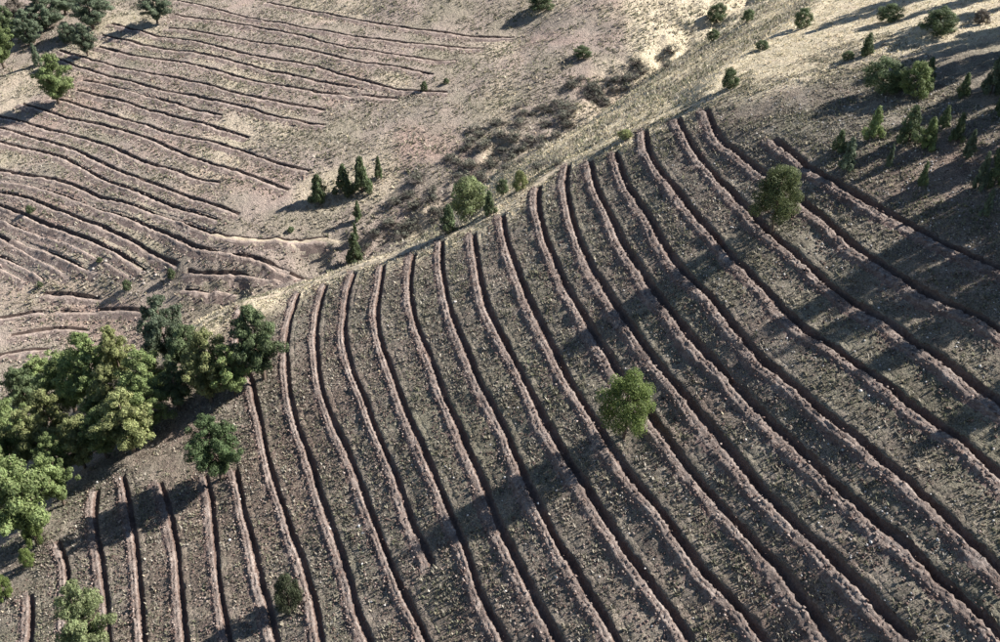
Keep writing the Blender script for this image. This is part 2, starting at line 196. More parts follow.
STONES = [
(26.5,49.9,0.17,'larger pale stone lying between trenches, right half of the near slope','larger pale stones, right half'),
(26.9,49.3,0.13,'larger pale stone lying between trenches, right half of the near slope','larger pale stones, right half'),
(34.1,49.2,0.13,'larger pale stone lying between trenches, right half of the near slope','larger pale stones, right half'),
(23.9,38.3,0.13,'larger pale stone lying between trenches, right half of the near slope','larger pale stones, right half'),
(24.3,37.8,0.11,'larger pale stone lying between trenches, right half of the near slope','larger pale stones, right half'),
(24.7,37.7,0.10,'small pale stone lying between trenches, right half of the near slope','small pale stones, right half'),
(25.3,36.6,0.09,'small pale stone lying between trenches, right half of the near slope','small pale stones, right half'),
(27.9,37.5,0.09,'small pale stone lying between trenches, right half of the near slope','small pale stones, right half'),
(27.4,37.3,0.12,'larger pale stone lying between trenches, right half of the near slope','larger pale stones, right half'),
(27.5,38.2,0.09,'small pale stone lying between trenches, right half of the near slope','small pale stones, right half'),
(4.1,41.8,0.15,'larger pale stone lying between trenches, right half of the near slope','larger pale stones, right half'),
(18.4,48.8,0.09,'small pale stone lying between trenches, right half of the near slope','small pale stones, right half'),
(24.6,41.9,0.09,'small pale stone lying between trenches, right half of the near slope','small pale stones, right half'),
(24.1,45.4,0.11,'small pale stone lying between trenches, right half of the near slope','small pale stones, right half'),
(24.7,44.5,0.09,'small pale stone lying between trenches, right half of the near slope','small pale stones, right half'),
(25.9,38.0,0.07,'small pale stone lying between trenches, right half of the near slope','small pale stones, right half'),
(16.0,53.6,0.09,'small pale stone lying between trenches, right half of the near slope','small pale stones, right half'),
(-12.0,51.5,0.20,'larger pale stone lying between trenches, left half of the near slope','larger pale stones, left half'),
(-11.6,50.7,0.15,'larger pale stone lying between trenches, left half of the near slope','larger pale stones, left half'),
(-11.3,47.7,0.12,'small pale stone lying between trenches, left half of the near slope','small pale stones, left half'),
(-14.7,52.0,0.10,'small pale stone lying between trenches, left half of the near slope','small pale stones, left half'),
(-24.2,53.3,0.15,'larger pale stone lying between trenches, left half of the near slope','larger pale stones, left half'),
(0.4,52.2,0.12,'small pale stone lying between trenches, right half of the near slope','small pale stones, right half'),
(3.0,48.6,0.10,'small pale stone lying between trenches, right half of the near slope','small pale stones, right half'),
(30.0,42.6,0.09,'small pale stone lying between trenches, right half of the near slope','small pale stones, right half'),
(37.0,60.0,0.11,'small pale stone lying between trenches, right half of the near slope','small pale stones, right half'),
(28.8,51.1,0.09,'small pale stone lying between trenches, right half of the near slope','small pale stones, right half'),
(34.9,55.9,0.09,'small pale stone lying between trenches, right half of the near slope','small pale stones, right half'),
(14.2,76.2,0.13,'small pale stone lying between trenches, right half of the near slope','small pale stones, right half'),
(-4.8,77.7,0.18,'larger pale stone lying between trenches, left half of the near slope','larger pale stones, left half'),
(-41.1,64.1,0.21,'larger pale stone lying between trenches, left half of the near slope','larger pale stones, left half'),
(-38.4,63.6,0.12,'small pale stone lying between trenches, left half of the near slope','small pale stones, left half'),
(27.6,35.7,0.07,'small pale stone lying between trenches, right half of the near slope','small pale stones, right half'),
(21.2,46.2,0.10,'small pale stone lying between trenches, right half of the near slope','small pale stones, right half'),
(20.0,38.6,0.08,'small pale stone lying between trenches, right half of the near slope','small pale stones, right half'),
(13.7,44.1,0.09,'small pale stone lying between trenches, right half of the near slope','small pale stones, right half'),
(7.1,41.0,0.09,'small pale stone lying between trenches, right half of the near slope','small pale stones, right half'),
(10.2,40.8,0.08,'small pale stone lying between trenches, right half of the near slope','small pale stones, right half'),
(-9.0,43.6,0.10,'small pale stone lying between trenches, left half of the near slope','small pale stones, left half'),
(1.4,40.1,0.09,'small pale stone lying between trenches, right half of the near slope','small pale stones, right half'),
(-24.3,57.8,0.11,'small pale stone lying between trenches, left half of the near slope','small pale stones, left half'),
(38.4,64.9,0.10,'small pale stone lying between trenches, right half of the near slope','small pale stones, right half'),
(26.0,42.7,0.08,'small pale stone lying between trenches, right half of the near slope','small pale stones, right half'),
(28.0,40.4,0.07,'small pale stone lying between trenches, right half of the near slope','small pale stones, right half'),
(15.2,42.5,0.08,'small pale stone lying between trenches, right half of the near slope','small pale stones, right half'),
(17.6,36.6,0.08,'small pale stone lying between trenches, right half of the near slope','small pale stones, right half'),
(-65.2,128.5,0.21,'grey white rock in the scatter on the valley floor above the wood','rocks on the valley floor'),
(-64.3,128.6,0.21,'grey white rock in the scatter on the valley floor above the wood','rocks on the valley floor'),
(-57.5,129.2,0.29,'grey white rock in the scatter on the valley floor above the wood','rocks on the valley floor'),
(-64.0,127.1,0.18,'grey white rock in the scatter on the valley floor above the wood','rocks on the valley floor'),
(-64.2,128.4,0.17,'grey white rock in the scatter on the valley floor above the wood','rocks on the valley floor'),
(-56.8,128.9,0.30,'grey white rock in the scatter on the valley floor above the wood','rocks on the valley floor'),
(-64.6,130.1,0.19,'grey white rock in the scatter on the valley floor above the wood','rocks on the valley floor'),
(-71.9,132.0,0.31,'grey white rock in the scatter on the valley floor above the wood','rocks on the valley floor'),
(-64.0,129.5,0.25,'grey white rock in the scatter on the valley floor above the wood','rocks on the valley floor'),
(-68.8,131.3,0.16,'grey white rock in the scatter on the valley floor above the wood','rocks on the valley floor'),
(-67.8,129.5,0.33,'grey white rock in the scatter on the valley floor above the wood','rocks on the valley floor'),
(-61.4,130.1,0.19,'grey white rock in the scatter on the valley floor above the wood','rocks on the valley floor'),
(-59.9,129.4,0.31,'grey white rock in the scatter on the valley floor above the wood','rocks on the valley floor'),
(-62.2,130.3,0.21,'grey white rock in the scatter on the valley floor above the wood','rocks on the valley floor'),
(-70.3,130.9,0.16,'grey white rock in the scatter on the valley floor above the wood','rocks on the valley floor'),
(-68.3,127.1,0.13,'grey white rock in the scatter on the valley floor above the wood','rocks on the valley floor'),
(-58.3,127.5,0.18,'grey white rock in the scatter on the valley floor above the wood','rocks on the valley floor'),
(-71.5,130.5,0.20,'grey white rock in the scatter on the valley floor above the wood','rocks on the valley floor'),
(-62.1,128.8,0.21,'grey white rock in the scatter on the valley floor above the wood','rocks on the valley floor'),
(-62.9,126.8,0.18,'grey white rock in the scatter on the valley floor above the wood','rocks on the valley floor'),
(-70.6,128.1,0.19,'grey white rock in the scatter on the valley floor above the wood','rocks on the valley floor'),
(-76.6,132.1,0.14,'grey white rock in the scatter on the valley floor above the wood','rocks on the valley floor'),
(-61.9,128.3,0.29,'grey white rock in the scatter on the valley floor above the wood','rocks on the valley floor'),
(-68.6,130.4,0.19,'grey white rock in the scatter on the valley floor above the wood','rocks on the valley floor'),
(-62.6,127.2,0.13,'grey white rock in the scatter on the valley floor above the wood','rocks on the valley floor'),
(-69.8,133.0,0.33,'grey white rock in the scatter on the valley floor above the wood','rocks on the valley floor')]
SCRUB = [
(-3.0,147.3,2.06,'leafless grey scrub bush in the middle of the gully thicket'),
(0.2,149.7,1.10,'leafless grey scrub bush in the middle of the gully thicket'),
(3.8,145.6,1.80,'leafless grey scrub bush in the middle of the gully thicket'),
(8.0,152.3,0.90,'leafless grey scrub bush in the middle of the gully thicket'),
(11.6,152.1,1.95,'leafless grey scrub bush in the middle of the gully thicket'),
(18.3,159.6,1.84,'leafless grey scrub bush at the upper end of the gully'),
(23.5,162.6,1.95,'leafless grey scrub bush at the upper end of the gully'),
(13.3,153.3,1.30,'leafless grey scrub bush at the upper end of the gully'),
(-4.8,143.1,1.47,'leafless grey scrub bush in the middle of the gully thicket'),
(-7.9,141.0,0.94,'leafless grey scrub bush in the lower gully left of the light green tree'),
(-12.1,137.1,1.94,'leafless grey scrub bush in the lower gully left of the light green tree'),
(-17.1,133.0,1.34,'leafless grey scrub bush in the lower gully left of the light green tree'),
(-11.7,133.3,0.91,'leafless grey scrub bush in the lower gully left of the light green tree'),
(-1.3,142.7,1.00,'leafless grey scrub bush in the middle of the gully thicket'),
(1.8,143.6,1.84,'leafless grey scrub bush in the middle of the gully thicket'),
(26.8,166.4,1.48,'leafless grey scrub bush at the upper end of the gully'),
(31.1,169.5,1.04,'leafless grey scrub bush at the upper end of the gully'),
(10.0,146.2,1.51,'leafless grey scrub bush in the middle of the gully thicket'),
(5.3,147.1,1.83,'leafless grey scrub bush in the middle of the gully thicket'),
(7.4,146.7,1.14,'leafless grey scrub bush in the middle of the gully thicket'),
(0.6,146.2,1.41,'leafless grey scrub bush in the middle of the gully thicket'),
(-0.5,153.8,1.95,'leafless grey scrub bush in the middle of the gully thicket'),
(16.4,158.5,1.49,'leafless grey scrub bush at the upper end of the gully'),
(11.8,155.4,1.98,'leafless grey scrub bush in the middle of the gully thicket'),
(-5.2,149.7,1.27,'leafless grey scrub bush in the middle of the gully thicket'),
(-8.9,145.6,1.76,'leafless grey scrub bush in the lower gully left of the light green tree'),
(-14.3,142.7,1.19,'leafless grey scrub bush in the lower gully left of the light green tree'),
(-15.2,136.2,1.82,'leafless grey scrub bush in the lower gully left of the light green tree'),
(-19.3,133.6,1.71,'leafless grey scrub bush in the lower gully left of the light green tree'),
(-18.3,137.6,2.00,'leafless grey scrub bush in the lower gully left of the light green tree'),
(21.7,160.1,1.27,'leafless grey scrub bush at the upper end of the gully'),
(25.3,162.3,1.64,'leafless grey scrub bush at the upper end of the gully'),
(3.6,152.8,1.83,'leafless grey scrub bush in the middle of the gully thicket'),
(-2.8,139.2,1.06,'leafless grey scrub bush in the middle of the gully thicket'),
(-11.0,135.0,1.87,'leafless grey scrub bush in the lower gully left of the light green tree'),
(-15.1,132.6,1.35,'leafless grey scrub bush in the lower gully left of the light green tree'),
(-21.5,132.1,1.64,'leafless grey scrub bush in the lower gully left of the light green tree'),
(13.7,162.5,2.02,'leafless grey scrub bush at the upper end of the gully'),
(8.9,155.7,1.29,'leafless grey scrub bush in the middle of the gully thicket'),
(5.9,155.8,0.92,'leafless grey scrub bush in the middle of the gully thicket'),
(33.8,171.0,1.86,'leafless grey scrub bush at the upper end of the gully'),
(-6.8,147.6,1.09,'leafless grey scrub bush in the lower gully left of the light green tree'),
(1.0,134.5,1.59,'leafless grey scrub bush in the middle of the gully thicket'),
(17.7,160.3,2.06,'leafless grey scrub bush at the upper end of the gully'),
(-4.9,153.4,1.71,'leafless grey scrub bush in the middle of the gully thicket'),
(2.3,147.9,1.90,'leafless grey scrub bush in the middle of the gully thicket'),
(6.8,137.0,1.39,'leafless grey scrub bush in the middle of the gully thicket'),
(2.6,149.0,1.74,'leafless grey scrub bush in the middle of the gully thicket'),
(7.7,156.9,1.29,'leafless grey scrub bush in the middle of the gully thicket'),
(18.5,157.9,1.98,'leafless grey scrub bush at the upper end of the gully'),
(21.5,162.4,1.88,'leafless grey scrub bush at the upper end of the gully'),
(8.9,151.3,0.92,'leafless grey scrub bush in the middle of the gully thicket'),
(-5.9,143.2,1.73,'leafless grey scrub bush in the middle of the gully thicket'),
(-6.4,140.8,2.04,'leafless grey scrub bush in the lower gully left of the light green tree'),
(-11.7,138.9,0.98,'leafless grey scrub bush in the lower gully left of the light green tree'),
(-16.8,131.5,2.00,'leafless grey scrub bush in the lower gully left of the light green tree'),
(-9.3,130.1,1.01,'leafless grey scrub bush in the lower gully left of the light green tree'),
(-1.9,143.3,2.01,'leafless grey scrub bush in the middle of the gully thicket'),
(3.4,132.8,1.08,'leafless grey scrub bush in the middle of the gully thicket'),
(26.1,167.0,2.04,'leafless grey scrub bush at the upper end of the gully'),
(31.5,162.6,1.72,'leafless grey scrub bush at the upper end of the gully'),
(7.1,102.0,1.21,'leafless grey scrub bush in the middle of the gully thicket'),
(7.4,145.2,1.02,'leafless grey scrub bush in the middle of the gully thicket'),
(7.9,150.7,1.05,'leafless grey scrub bush in the middle of the gully thicket'),
(2.9,145.5,1.25,'leafless grey scrub bush in the middle of the gully thicket'),
(-0.2,149.7,1.78,'leafless grey scrub bush in the middle of the gully thicket'),
(19.5,156.5,1.95,'leafless grey scrub bush at the upper end of the gully'),
(12.2,150.2,1.73,'leafless grey scrub bush at the upper end of the gully'),
(-3.8,151.1,1.50,'leafless grey scrub bush in the middle of the gully thicket'),
(-7.7,144.4,1.48,'leafless grey scrub bush in the lower gully left of the light green tree'),
(-14.8,141.3,1.95,'leafless grey scrub bush in the lower gully left of the light green tree'),
(-15.4,133.5,1.72,'leafless grey scrub bush in the lower gully left of the light green tree'),
(-19.0,133.5,1.36,'leafless grey scrub bush in the lower gully left of the light green tree'),
(-15.9,138.5,1.95,'leafless grey scrub bush in the lower gully left of the light green tree'),
(23.5,160.2,1.08,'leafless grey scrub bush at the upper end of the gully'),
(27.5,165.3,1.89,'leafless grey scrub bush at the upper end of the gully'),
(4.4,156.1,1.47,'leafless grey scrub bush in the middle of the gully thicket'),
(-3.3,140.4,1.89,'leafless grey scrub bush in the middle of the gully thicket'),
(-6.0,93.6,2.01,'leafless grey scrub bush in the lower gully left of the light green tree'),
(-10.0,134.4,1.92,'leafless grey scrub bush in the lower gully left of the light green tree'),
(-22.7,130.2,1.03,'leafless grey scrub bush in the lower gully left of the light green tree'),
(15.7,164.5,1.27,'leafless grey scrub bush at the upper end of the gully'),
(10.8,157.6,1.62,'leafless grey scrub bush in the middle of the gully thicket'),
(3.4,158.7,1.21,'leafless grey scrub bush in the middle of the gully thicket'),
(30.4,155.8,1.27,'leafless grey scrub bush at the upper end of the gully'),
(-5.8,148.2,1.31,'leafless grey scrub bush in the middle of the gully thicket'),
(5.6,112.2,1.97,'leafless grey scrub bush in the middle of the gully thicket'),
(17.3,161.2,1.74,'leafless grey scrub bush at the upper end of the gully')]
OUTSIDE = [
('pine',47.5,66.0,12.0,5.5,'d','tall pine beyond the right edge, its shadow crossing the upper trenches'),
('pine',45.5,57.5,8.5,5.0,'d','pine just beyond the right edge level with the upper trenches'),
('pine',62.0,97.5,15.0,6.5,'d','tall pine beyond the right edge shading the young pine cluster'),
('pine',56.0,79.5,11.0,5.5,'d','pine beyond the right edge shading the lower young pines'),
('pine',57.0,90.5,13.0,6.0,'d','pine beyond the right edge shading the row of four young pines'),
('pine',66.0,122.0,16.0,8.0,'d','tall pine above the upper right corner casting the broad shadow'),
('pine',51.5,73.5,9.0,5.0,'d','pine beyond the right edge next to the lower pair of young pines'),
('pine',64.0,86.0,16.0,6.5,'d','tall pine farther beyond the right edge'),
('pine',68.0,113.0,14.0,6.0,'d','tall pine beyond the upper right corner'),
('pine',53.0,63.0,13.0,6.0,'d','pine uphill of the one shading the upper trenches'),
('pine',49.0,50.0,9.0,5.0,'d','pine beyond the right edge at mid height'),
('pine',60.0,71.0,15.0,6.5,'d','tall pine uphill beyond the right edge'),
('pine',61.0,105.0,13.0,5.5,'d','pine beyond the right edge above the young pine cluster')]
# ---------------------------------------------------------------- terrain
def tps_fit(P, lam):
    P = np.asarray(P, float)
    c = P[:, :2].mean(0); s = P[:, :2].std()
    X = (P[:, :2] - c) / s
    d2 = ((X[:, None] - X[None]) ** 2).sum(-1)
    K = 0.5 * d2 * np.log(d2 + 1e-12) + lam * np.eye(len(X))
    A = np.c_[np.ones(len(X)), X]
    M = np.block([[K, A], [A.T, np.zeros((3, 3))]])
    w = np.linalg.solve(M, np.r_[P[:, 2], np.zeros(3)])
    return X, w, c, s

def tps_eval(T, x, y):
    X, w, c, s = T
    x = np.asarray(x, float).ravel(); y = np.asarray(y, float).ravel()
    out = np.empty(len(x))
    for a in range(0, len(x), 20000):
        px = (x[a:a + 20000] - c[0]) / s; py = (y[a:a + 20000] - c[1]) / s
        d2 = (px[:, None] - X[:, 0]) ** 2 + (py[:, None] - X[:, 1]) ** 2 + 1e-12
        out[a:a + 20000] = (0.5 * d2 * np.log(d2)) @ w[:-3] + w[-3] + w[-2] * px + w[-1] * py
    return out

# hillside with the wide trenches: the trenches are level, the slope steepens uphill
def trench_z(i): return 0.88 * i + 0.02 * i * i
_pts = []
for i, l in enumerate(NEAR_TRENCHES):
    _pts += [(x, y, trench_z(i)) for x, y in l[::2]]
_top = NEAR_TRENCHES[23][::3]
for dx, dz in ((9, 3.2), (22, 6.6), (45, 10.5), (90, 15)):
    _pts += [(x + dx * .95, y + dx * .3, trench_z(23) + dz) for x, y in _top]
    _pts += [(40 + dx, 40, trench_z(22) + dz), (38 + dx, 18, trench_z(21) + dz)]
_pts += [(30, 110, 30.4), (41, 122, 32), (60, 145, 36), (85, 175, 41), (-52, 44, -4), (-58, 40, -6.5), (-40, 20, -1), (0, 10, 12)]
NEAR_TPS = tps_fit(_pts, 2e-3)
# valley floor, gully and the slope opposite: trenches 1.1 m apart in height
_pts = [tuple(p) for p in VALLEY_POINTS]
for k, l in enumerate(FAR_TRENCHES):
    _pts += [(x, y, -16 + (24 - k) * 1.1) for x, y in l[::2]]
VALLEY_TPS = tps_fit(_pts, 4e-3)

_rng = np.random.default_rng(7)
_tab = _rng.random((256, 256))
def vnoise(x, y):
    xi = np.floor(x).astype(int); yi = np.floor(y).astype(int)
    fx = x - xi; fy = y - yi
    fx = fx * fx * (3 - 2 * fx); fy = fy * fy * (3 - 2 * fy)
    a = _tab[xi & 255, yi & 255]; b = _tab[(xi + 1) & 255, yi & 255]
    c = _tab[xi & 255, (yi + 1) & 255]; d = _tab[(xi + 1) & 255, (yi + 1) & 255]
    return (a + (b - a) * fx) * (1 - fy) + (c + (d - c) * fx) * fy - 0.5

_cr = np.array(CREST, float)
_q = np.linspace(0, len(_cr) - 1, 6 * len(_cr)); _cs = np.c_[np.interp(_q, range(len(_cr)), _cr[:, 0]), np.interp(_q, range(len(_cr)), _cr[:, 1])]
for _ in range(14): _cs[1:-1] = 0.25 * _cs[:-2] + 0.5 * _cs[1:-1] + 0.25 * _cs[2:]
_cn = tps_eval(NEAR_TPS, _cs[:, 0], _cs[:, 1]); _cb = np.interp(_q, range(len(_cr)), BANK)
_poly = np.vstack([[(-300, -300), (-140, -80)], _cs, [(400, 600), (900, 600), (900, -300)]])
def inside(x, y):
    r = np.zeros(len(x), bool); n = len(_poly)
    for j in range(n):
        ax, ay = _poly[j]; bx, by = _poly[(j + 1) % n]
        if ay == by: continue
        m = ((ay > y) != (by > y)) & (x < (bx - ax) * (y - ay) / (by - ay) + ax); r ^= m
    return r

def crest_full(x, y):
    """distance beyond the spur's crest (+ = gully side), place along it, softened crest height and bank slope"""
    sd = np.empty(len(x)); tt = np.empty(len(x)); cn = np.empty(len(x)); cb = np.empty(len(x))
    e = np.diff(_cs, axis=0); L2 = (e ** 2).sum(1)
    for a in range(0, len(x), 20000):
        px = x[a:a + 20000, None]; py = y[a:a + 20000, None]
        t = np.clip(((px - _cs[:-1, 0]) * e[:, 0] + (py - _cs[:-1, 1]) * e[:, 1]) / L2, 0, 1)
        d = np.sqrt((px - _cs[:-1, 0] - t * e[:, 0]) ** 2 + (py - _cs[:-1, 1] - t * e[:, 1]) ** 2)
        dm = d.min(1); w = np.exp(-(d - dm[:, None]) / (0.5 + 0.22 * dm[:, None])); w /= w.sum(1)[:, None]
        k = d.argmin(1)
        sd[a:a + 20000] = dm; tt[a:a + 20000] = _q[k] + t[np.arange(len(k)), k] * (_q[1] - _q[0])
        cn[a:a + 20000] = (w * (_cn[:-1] + t * np.diff(_cn))).sum(1); cb[a:a + 20000] = (w * _cb[:-1]).sum(1)
    sd = np.where(inside(x, y), -sd, sd)
    return sd, tt, cn, cb
def crest_param(x, y):
    sd, tt, a, b = crest_full(x, y); return sd, tt, a, b

GULLY = [(-52, 120), (-33.8, 126), (-25.5, 128.5), (-12, 132), (0, 143), (11, 144), (19, 151), (27, 162), (39, 175), (52, 186)]
def gully_dist(x, y):
    best = np.full(len(x), 1e9)
    for (ax, ay), (bx, by) in zip(GULLY[:-1], GULLY[1:]):
        ex, ey = bx - ax, by - ay; t = np.clip(((x - ax) * ex + (y - ay) * ey) / (ex * ex + ey * ey), 0, 1)
        best = np.minimum(best, np.hypot(x - ax - t * ex, y - ay - t * ey))
    return best

def height(x, y, rough=True):
    shp = np.shape(x)
    x = np.asarray(x, float).ravel(); y = np.asarray(y, float).ravel()
    v = tps_eval(VALLEY_TPS, x, y)
    sd, tt, cn, cb = crest_full(x, y)
    gd = gully_dist(x, y) + 3.5 * vnoise(x / 5 + 21, y / 5 + 3)
    v = v - 2.0 * np.exp(-(gd / 3.2) ** 2) + 1.1 * np.exp(-(gd / 8) ** 2) * (vnoise(x / 2.6 + 4, y / 2.6) + 0.5 * vnoise(x / 1.1, y / 1.1))
    ins = sd <= 0
    n = np.where(ins, tps_eval(NEAR_TPS, x, y), cn)
    d = np.maximum(sd, 0)
    n = n - cb * (np.sqrt(d * d + 2.2 ** 2) - 2.2)
    k = 2.0
    # the valley sheet holds only on the far side of the crest
    v = np.where(ins, v - 4 * np.minimum(-sd, 30), v)
    h = np.clip(0.5 + 0.5 * (n - v) / k, 0, 1)
    z = v + (n - v) * h + k * h * (1 - h) * 0.5
    if rough:
        z = z + 0.5 * vnoise(x / 6.3 + 9, y / 6.3) * np.clip(np.abs(sd) / 12, 0.15, 1) + 0.20 * vnoise(x / 1.9, y / 1.9 + 40) + 0.13 * vnoise(x / 0.7 + 70, y / 0.7)
    return z.reshape(shp)
# ---------------------------------------------------------------- helpers
def mesh_np(name, V, F, mat=None, smooth=False, cols=None):
    """V (n,3); F (m,3) or (m,4) int array; cols (n,3) optional vertex colours"""
    me = bpy.data.meshes.new(name)
    V = np.ascontiguousarray(V, np.float32); F = np.ascontiguousarray(F, np.int32)
    k = F.shape[1]
    me.vertices.add(len(V)); me.vertices.foreach_set('co', V.ravel())
    me.loops.add(F.size); me.loops.foreach_set('vertex_index', F.ravel())
    me.polygons.add(len(F)); me.polygons.foreach_set('loop_start', np.arange(0, F.size, k, dtype=np.int32))
    me.polygons.foreach_set('loop_total', np.full(len(F), k, np.int32))
    if smooth: me.polygons.foreach_set('use_smooth', np.ones(len(F), bool))
    if cols is not None:
        a = me.color_attributes.new('tint', 'FLOAT_COLOR', 'POINT')
        c = np.ones((len(V), 4), np.float32); c[:, :3] = cols
        a.data.foreach_set('color', c.ravel())
    me.update(calc_edges=True)
    if mat: me.materials.append(mat)
    return me

def ground_outer(me, P, m, cols, spoil=(), smat=None):
    """outer columns of a strip (m columns wide) carry the ground's own cover, the thrown side of a bank its dug-up subsoil"""
    a = me.color_attributes.new('tint', 'FLOAT_COLOR', 'POINT'); c = np.ones((len(P), 4), np.float32); c[:, :3] = cover(P[:, 0], P[:, 1]); a.data.foreach_set('color', c.ravel())
    me.materials.append(M_GROUND); n = len(me.polygons); idx = (np.arange(n) % (m - 1))
    mi = np.isin(idx, cols).astype(np.int32)
    if smat:
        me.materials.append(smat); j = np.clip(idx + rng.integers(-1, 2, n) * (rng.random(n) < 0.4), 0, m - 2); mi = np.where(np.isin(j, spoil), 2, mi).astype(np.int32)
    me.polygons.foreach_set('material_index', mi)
    return me

def link(name, me, parent=None, loc=None):
    o = bpy.data.objects.new(name, me); COL.objects.link(o)
    if parent: o.parent = parent
    if loc is not None: o.location = loc
    return o

def tag(o, label=None, cat=None, group=None, kind=None):
    if label: o['label'] = label
    if cat: o['category'] = cat
    if group: o['group'] = group
    if kind: o['kind'] = kind
    return o

# ---------------------------------------------------------------- materials
class NT:
    def __init__(s, name):
        s.m = bpy.data.materials.new(name); s.m.use_nodes = True; s.t = s.m.node_tree; s.t.nodes.clear()
        s.out = s.n('ShaderNodeOutputMaterial')
    def n(s, t, **kw):
        x = s.t.nodes.new(t)
        for k, v in kw.items(): setattr(x, k, v)
        return x
    def l(s, a, b): s.t.links.new(a, b)
    def pos(s): return s.n('ShaderNodeNewGeometry').outputs['Position']
    def noise(s, vec, scale, detail=4, rough=0.6, dist=0.0):
        x = s.n('ShaderNodeTexNoise'); x.inputs['Scale'].default_value = scale; x.inputs['Detail'].default_value = detail
        x.inputs['Roughness'].default_value = rough; x.inputs['Distortion'].default_value = dist; s.l(vec, x.inputs['Vector']); return x.outputs['Fac']
    def ramp(s, fac, stops):
        x = s.n('ShaderNodeValToRGB'); e = x.color_ramp.elements
        while len(e) < len(stops): e.new(0.5)
        for q, (p, c) in zip(e, stops): q.position = p; q.color = (*c, 1) if len(c) == 3 else c
        s.l(fac, x.inputs[0]); return x.outputs[0]
    def mix(s, fac, a, b, mode='MIX'):
        x = s.n('ShaderNodeMix', data_type='RGBA', blend_type=mode)
        for sock, v in ((x.inputs[0], fac), (x.inputs[6], a), (x.inputs[7], b)):
            if isinstance(v, (int, float)): sock.default_value = v
            elif isinstance(v, tuple): sock.default_value = (*v, 1)
            else: s.l(v, sock)
        return x.outputs[2]
    def math(s, op, a, b=None, c=None, clamp=False):
        x = s.n('ShaderNodeMath', operation=op); x.use_clamp = clamp
        for i, v in enumerate((a, b, c)):
            if v is None: continue
            if isinstance(v, (int, float)): x.inputs[i].default_value = v
            else: s.l(v, x.inputs[i])
        return x.outputs[0]
    def bump(s, h, strength, dist):
        x = s.n('ShaderNodeBump'); x.inputs['Strength'].default_value = strength; x.inputs['Distance'].default_value = dist
        s.l(h, x.inputs['Height']); return x.outputs[0]
    def surf(s, col, rough=0.95, normal=None, spec=0.1):
        b = s.n('ShaderNodeBsdfPrincipled'); b.inputs['Roughness'].default_value = rough
        b.inputs['Specular IOR Level'].default_value = spec
        if isinstance(col, tuple): b.inputs['Base Color'].default_value = (*col, 1)
        else: s.l(col, b.inputs['Base Color'])
        if normal is not None: s.l(normal, b.inputs['Normal'])
        s.l(b.outputs[0], s.out.inputs[0]); return s.m

def ground_material():
    t = NT('ground'); p = t.pos()
    att = t.n('ShaderNodeAttribute', attribute_name='tint'); sep = t.n('ShaderNodeSeparateColor'); t.l(att.outputs['Color'], sep.inputs[0])
    straw, field, bare = sep.outputs[0], sep.outputs[1], sep.outputs[2]
    n_big = t.noise(p, 0.09, 3); n_mid = t.noise(p, 0.6, 5, .65); n_fine = t.noise(p, 4.5, 5, .7); n_spk = t.noise(p, 9, 3, .6)
    # tufted dry grass: olive / grey tan patches
    grass = t.ramp(n_mid, [(0.30, (0.112, 0.098, 0.082)), (0.48, (0.192, 0.176, 0.138)), (0.62, (0.28, 0.255, 0.206)), (0.78, (0.195, 0.160, 0.146))])
    soil = t.ramp(n_fine, [(0.30, (0.100, 0.072, 0.066)), (0.55, (0.20, 0.154, 0.138)), (0.75, (0.31, 0.255, 0.232))])
    m = t.math('ADD', t.math('MULTIPLY', n_fine, 0.6), t.math('MULTIPLY', n_big, 0.4))
    m = t.ramp(m, [(0.42, (0, 0, 0)), (0.58, (1, 1, 1))])
    near = t.mix(t.math('MULTIPLY', m, 0.55), grass, soil)
    fars = t.mix(m, (0.262, 0.230, 0.190), (0.312, 0.256, 0.224))
    col = t.mix(field, fars, near)
    drift = t.ramp(t.noise(p, 0.045, 3, .55), [(0.35, (0.90, 0.93, 0.87)), (0.5, (1, 1, 1)), (0.65, (1.06, 0.98, 0.95))])
    col = t.mix(1.0, col, drift, 'MULTIPLY')
    strawc = t.ramp(n_mid, [(0.3, (0.42, 0.36, 0.235)), (0.52, (0.64, 0.565, 0.41)), (0.72, (0.50, 0.405, 0.30))])
    col = t.mix(straw, col, strawc)
    barec = t.ramp(n_fine, [(0.35, (0.36, 0.29, 0.22)), (0.7, (0.52, 0.44, 0.35))])
    col = t.mix(bare, col, barec)
    spk = t.ramp(n_spk, [(0.36, (0.42, 0.39, 0.37)), (0.5, (1, 1, 1)), (0.66, (1.4, 1.37, 1.32))])
    col = t.mix(0.85, col, spk, 'MULTIPLY')
    h = t.math('ADD', t.math('MULTIPLY', n_fine, 1.0), t.math('MULTIPLY', t.noise(p, 1.6, 4, .6), 1.6))
    return t.surf(col, 0.95, t.bump(h, 1.0, 0.3))

def soil_material(name, a, b, c, scale=5.0, bump=0.15):
    t = NT(name); p = t.pos()
    n1 = t.noise(p, scale, 5, .7); n2 = t.noise(p, 0.5, 5, .65)
    f = t.math('ADD', t.math('MULTIPLY', n1, 0.55), t.math('MULTIPLY', n2, 0.45))
    col = t.ramp(f, [(0.36, a), (0.5, b), (0.64, c)])
    return t.surf(col, 0.95, t.bump(n1, 0.9, bump))

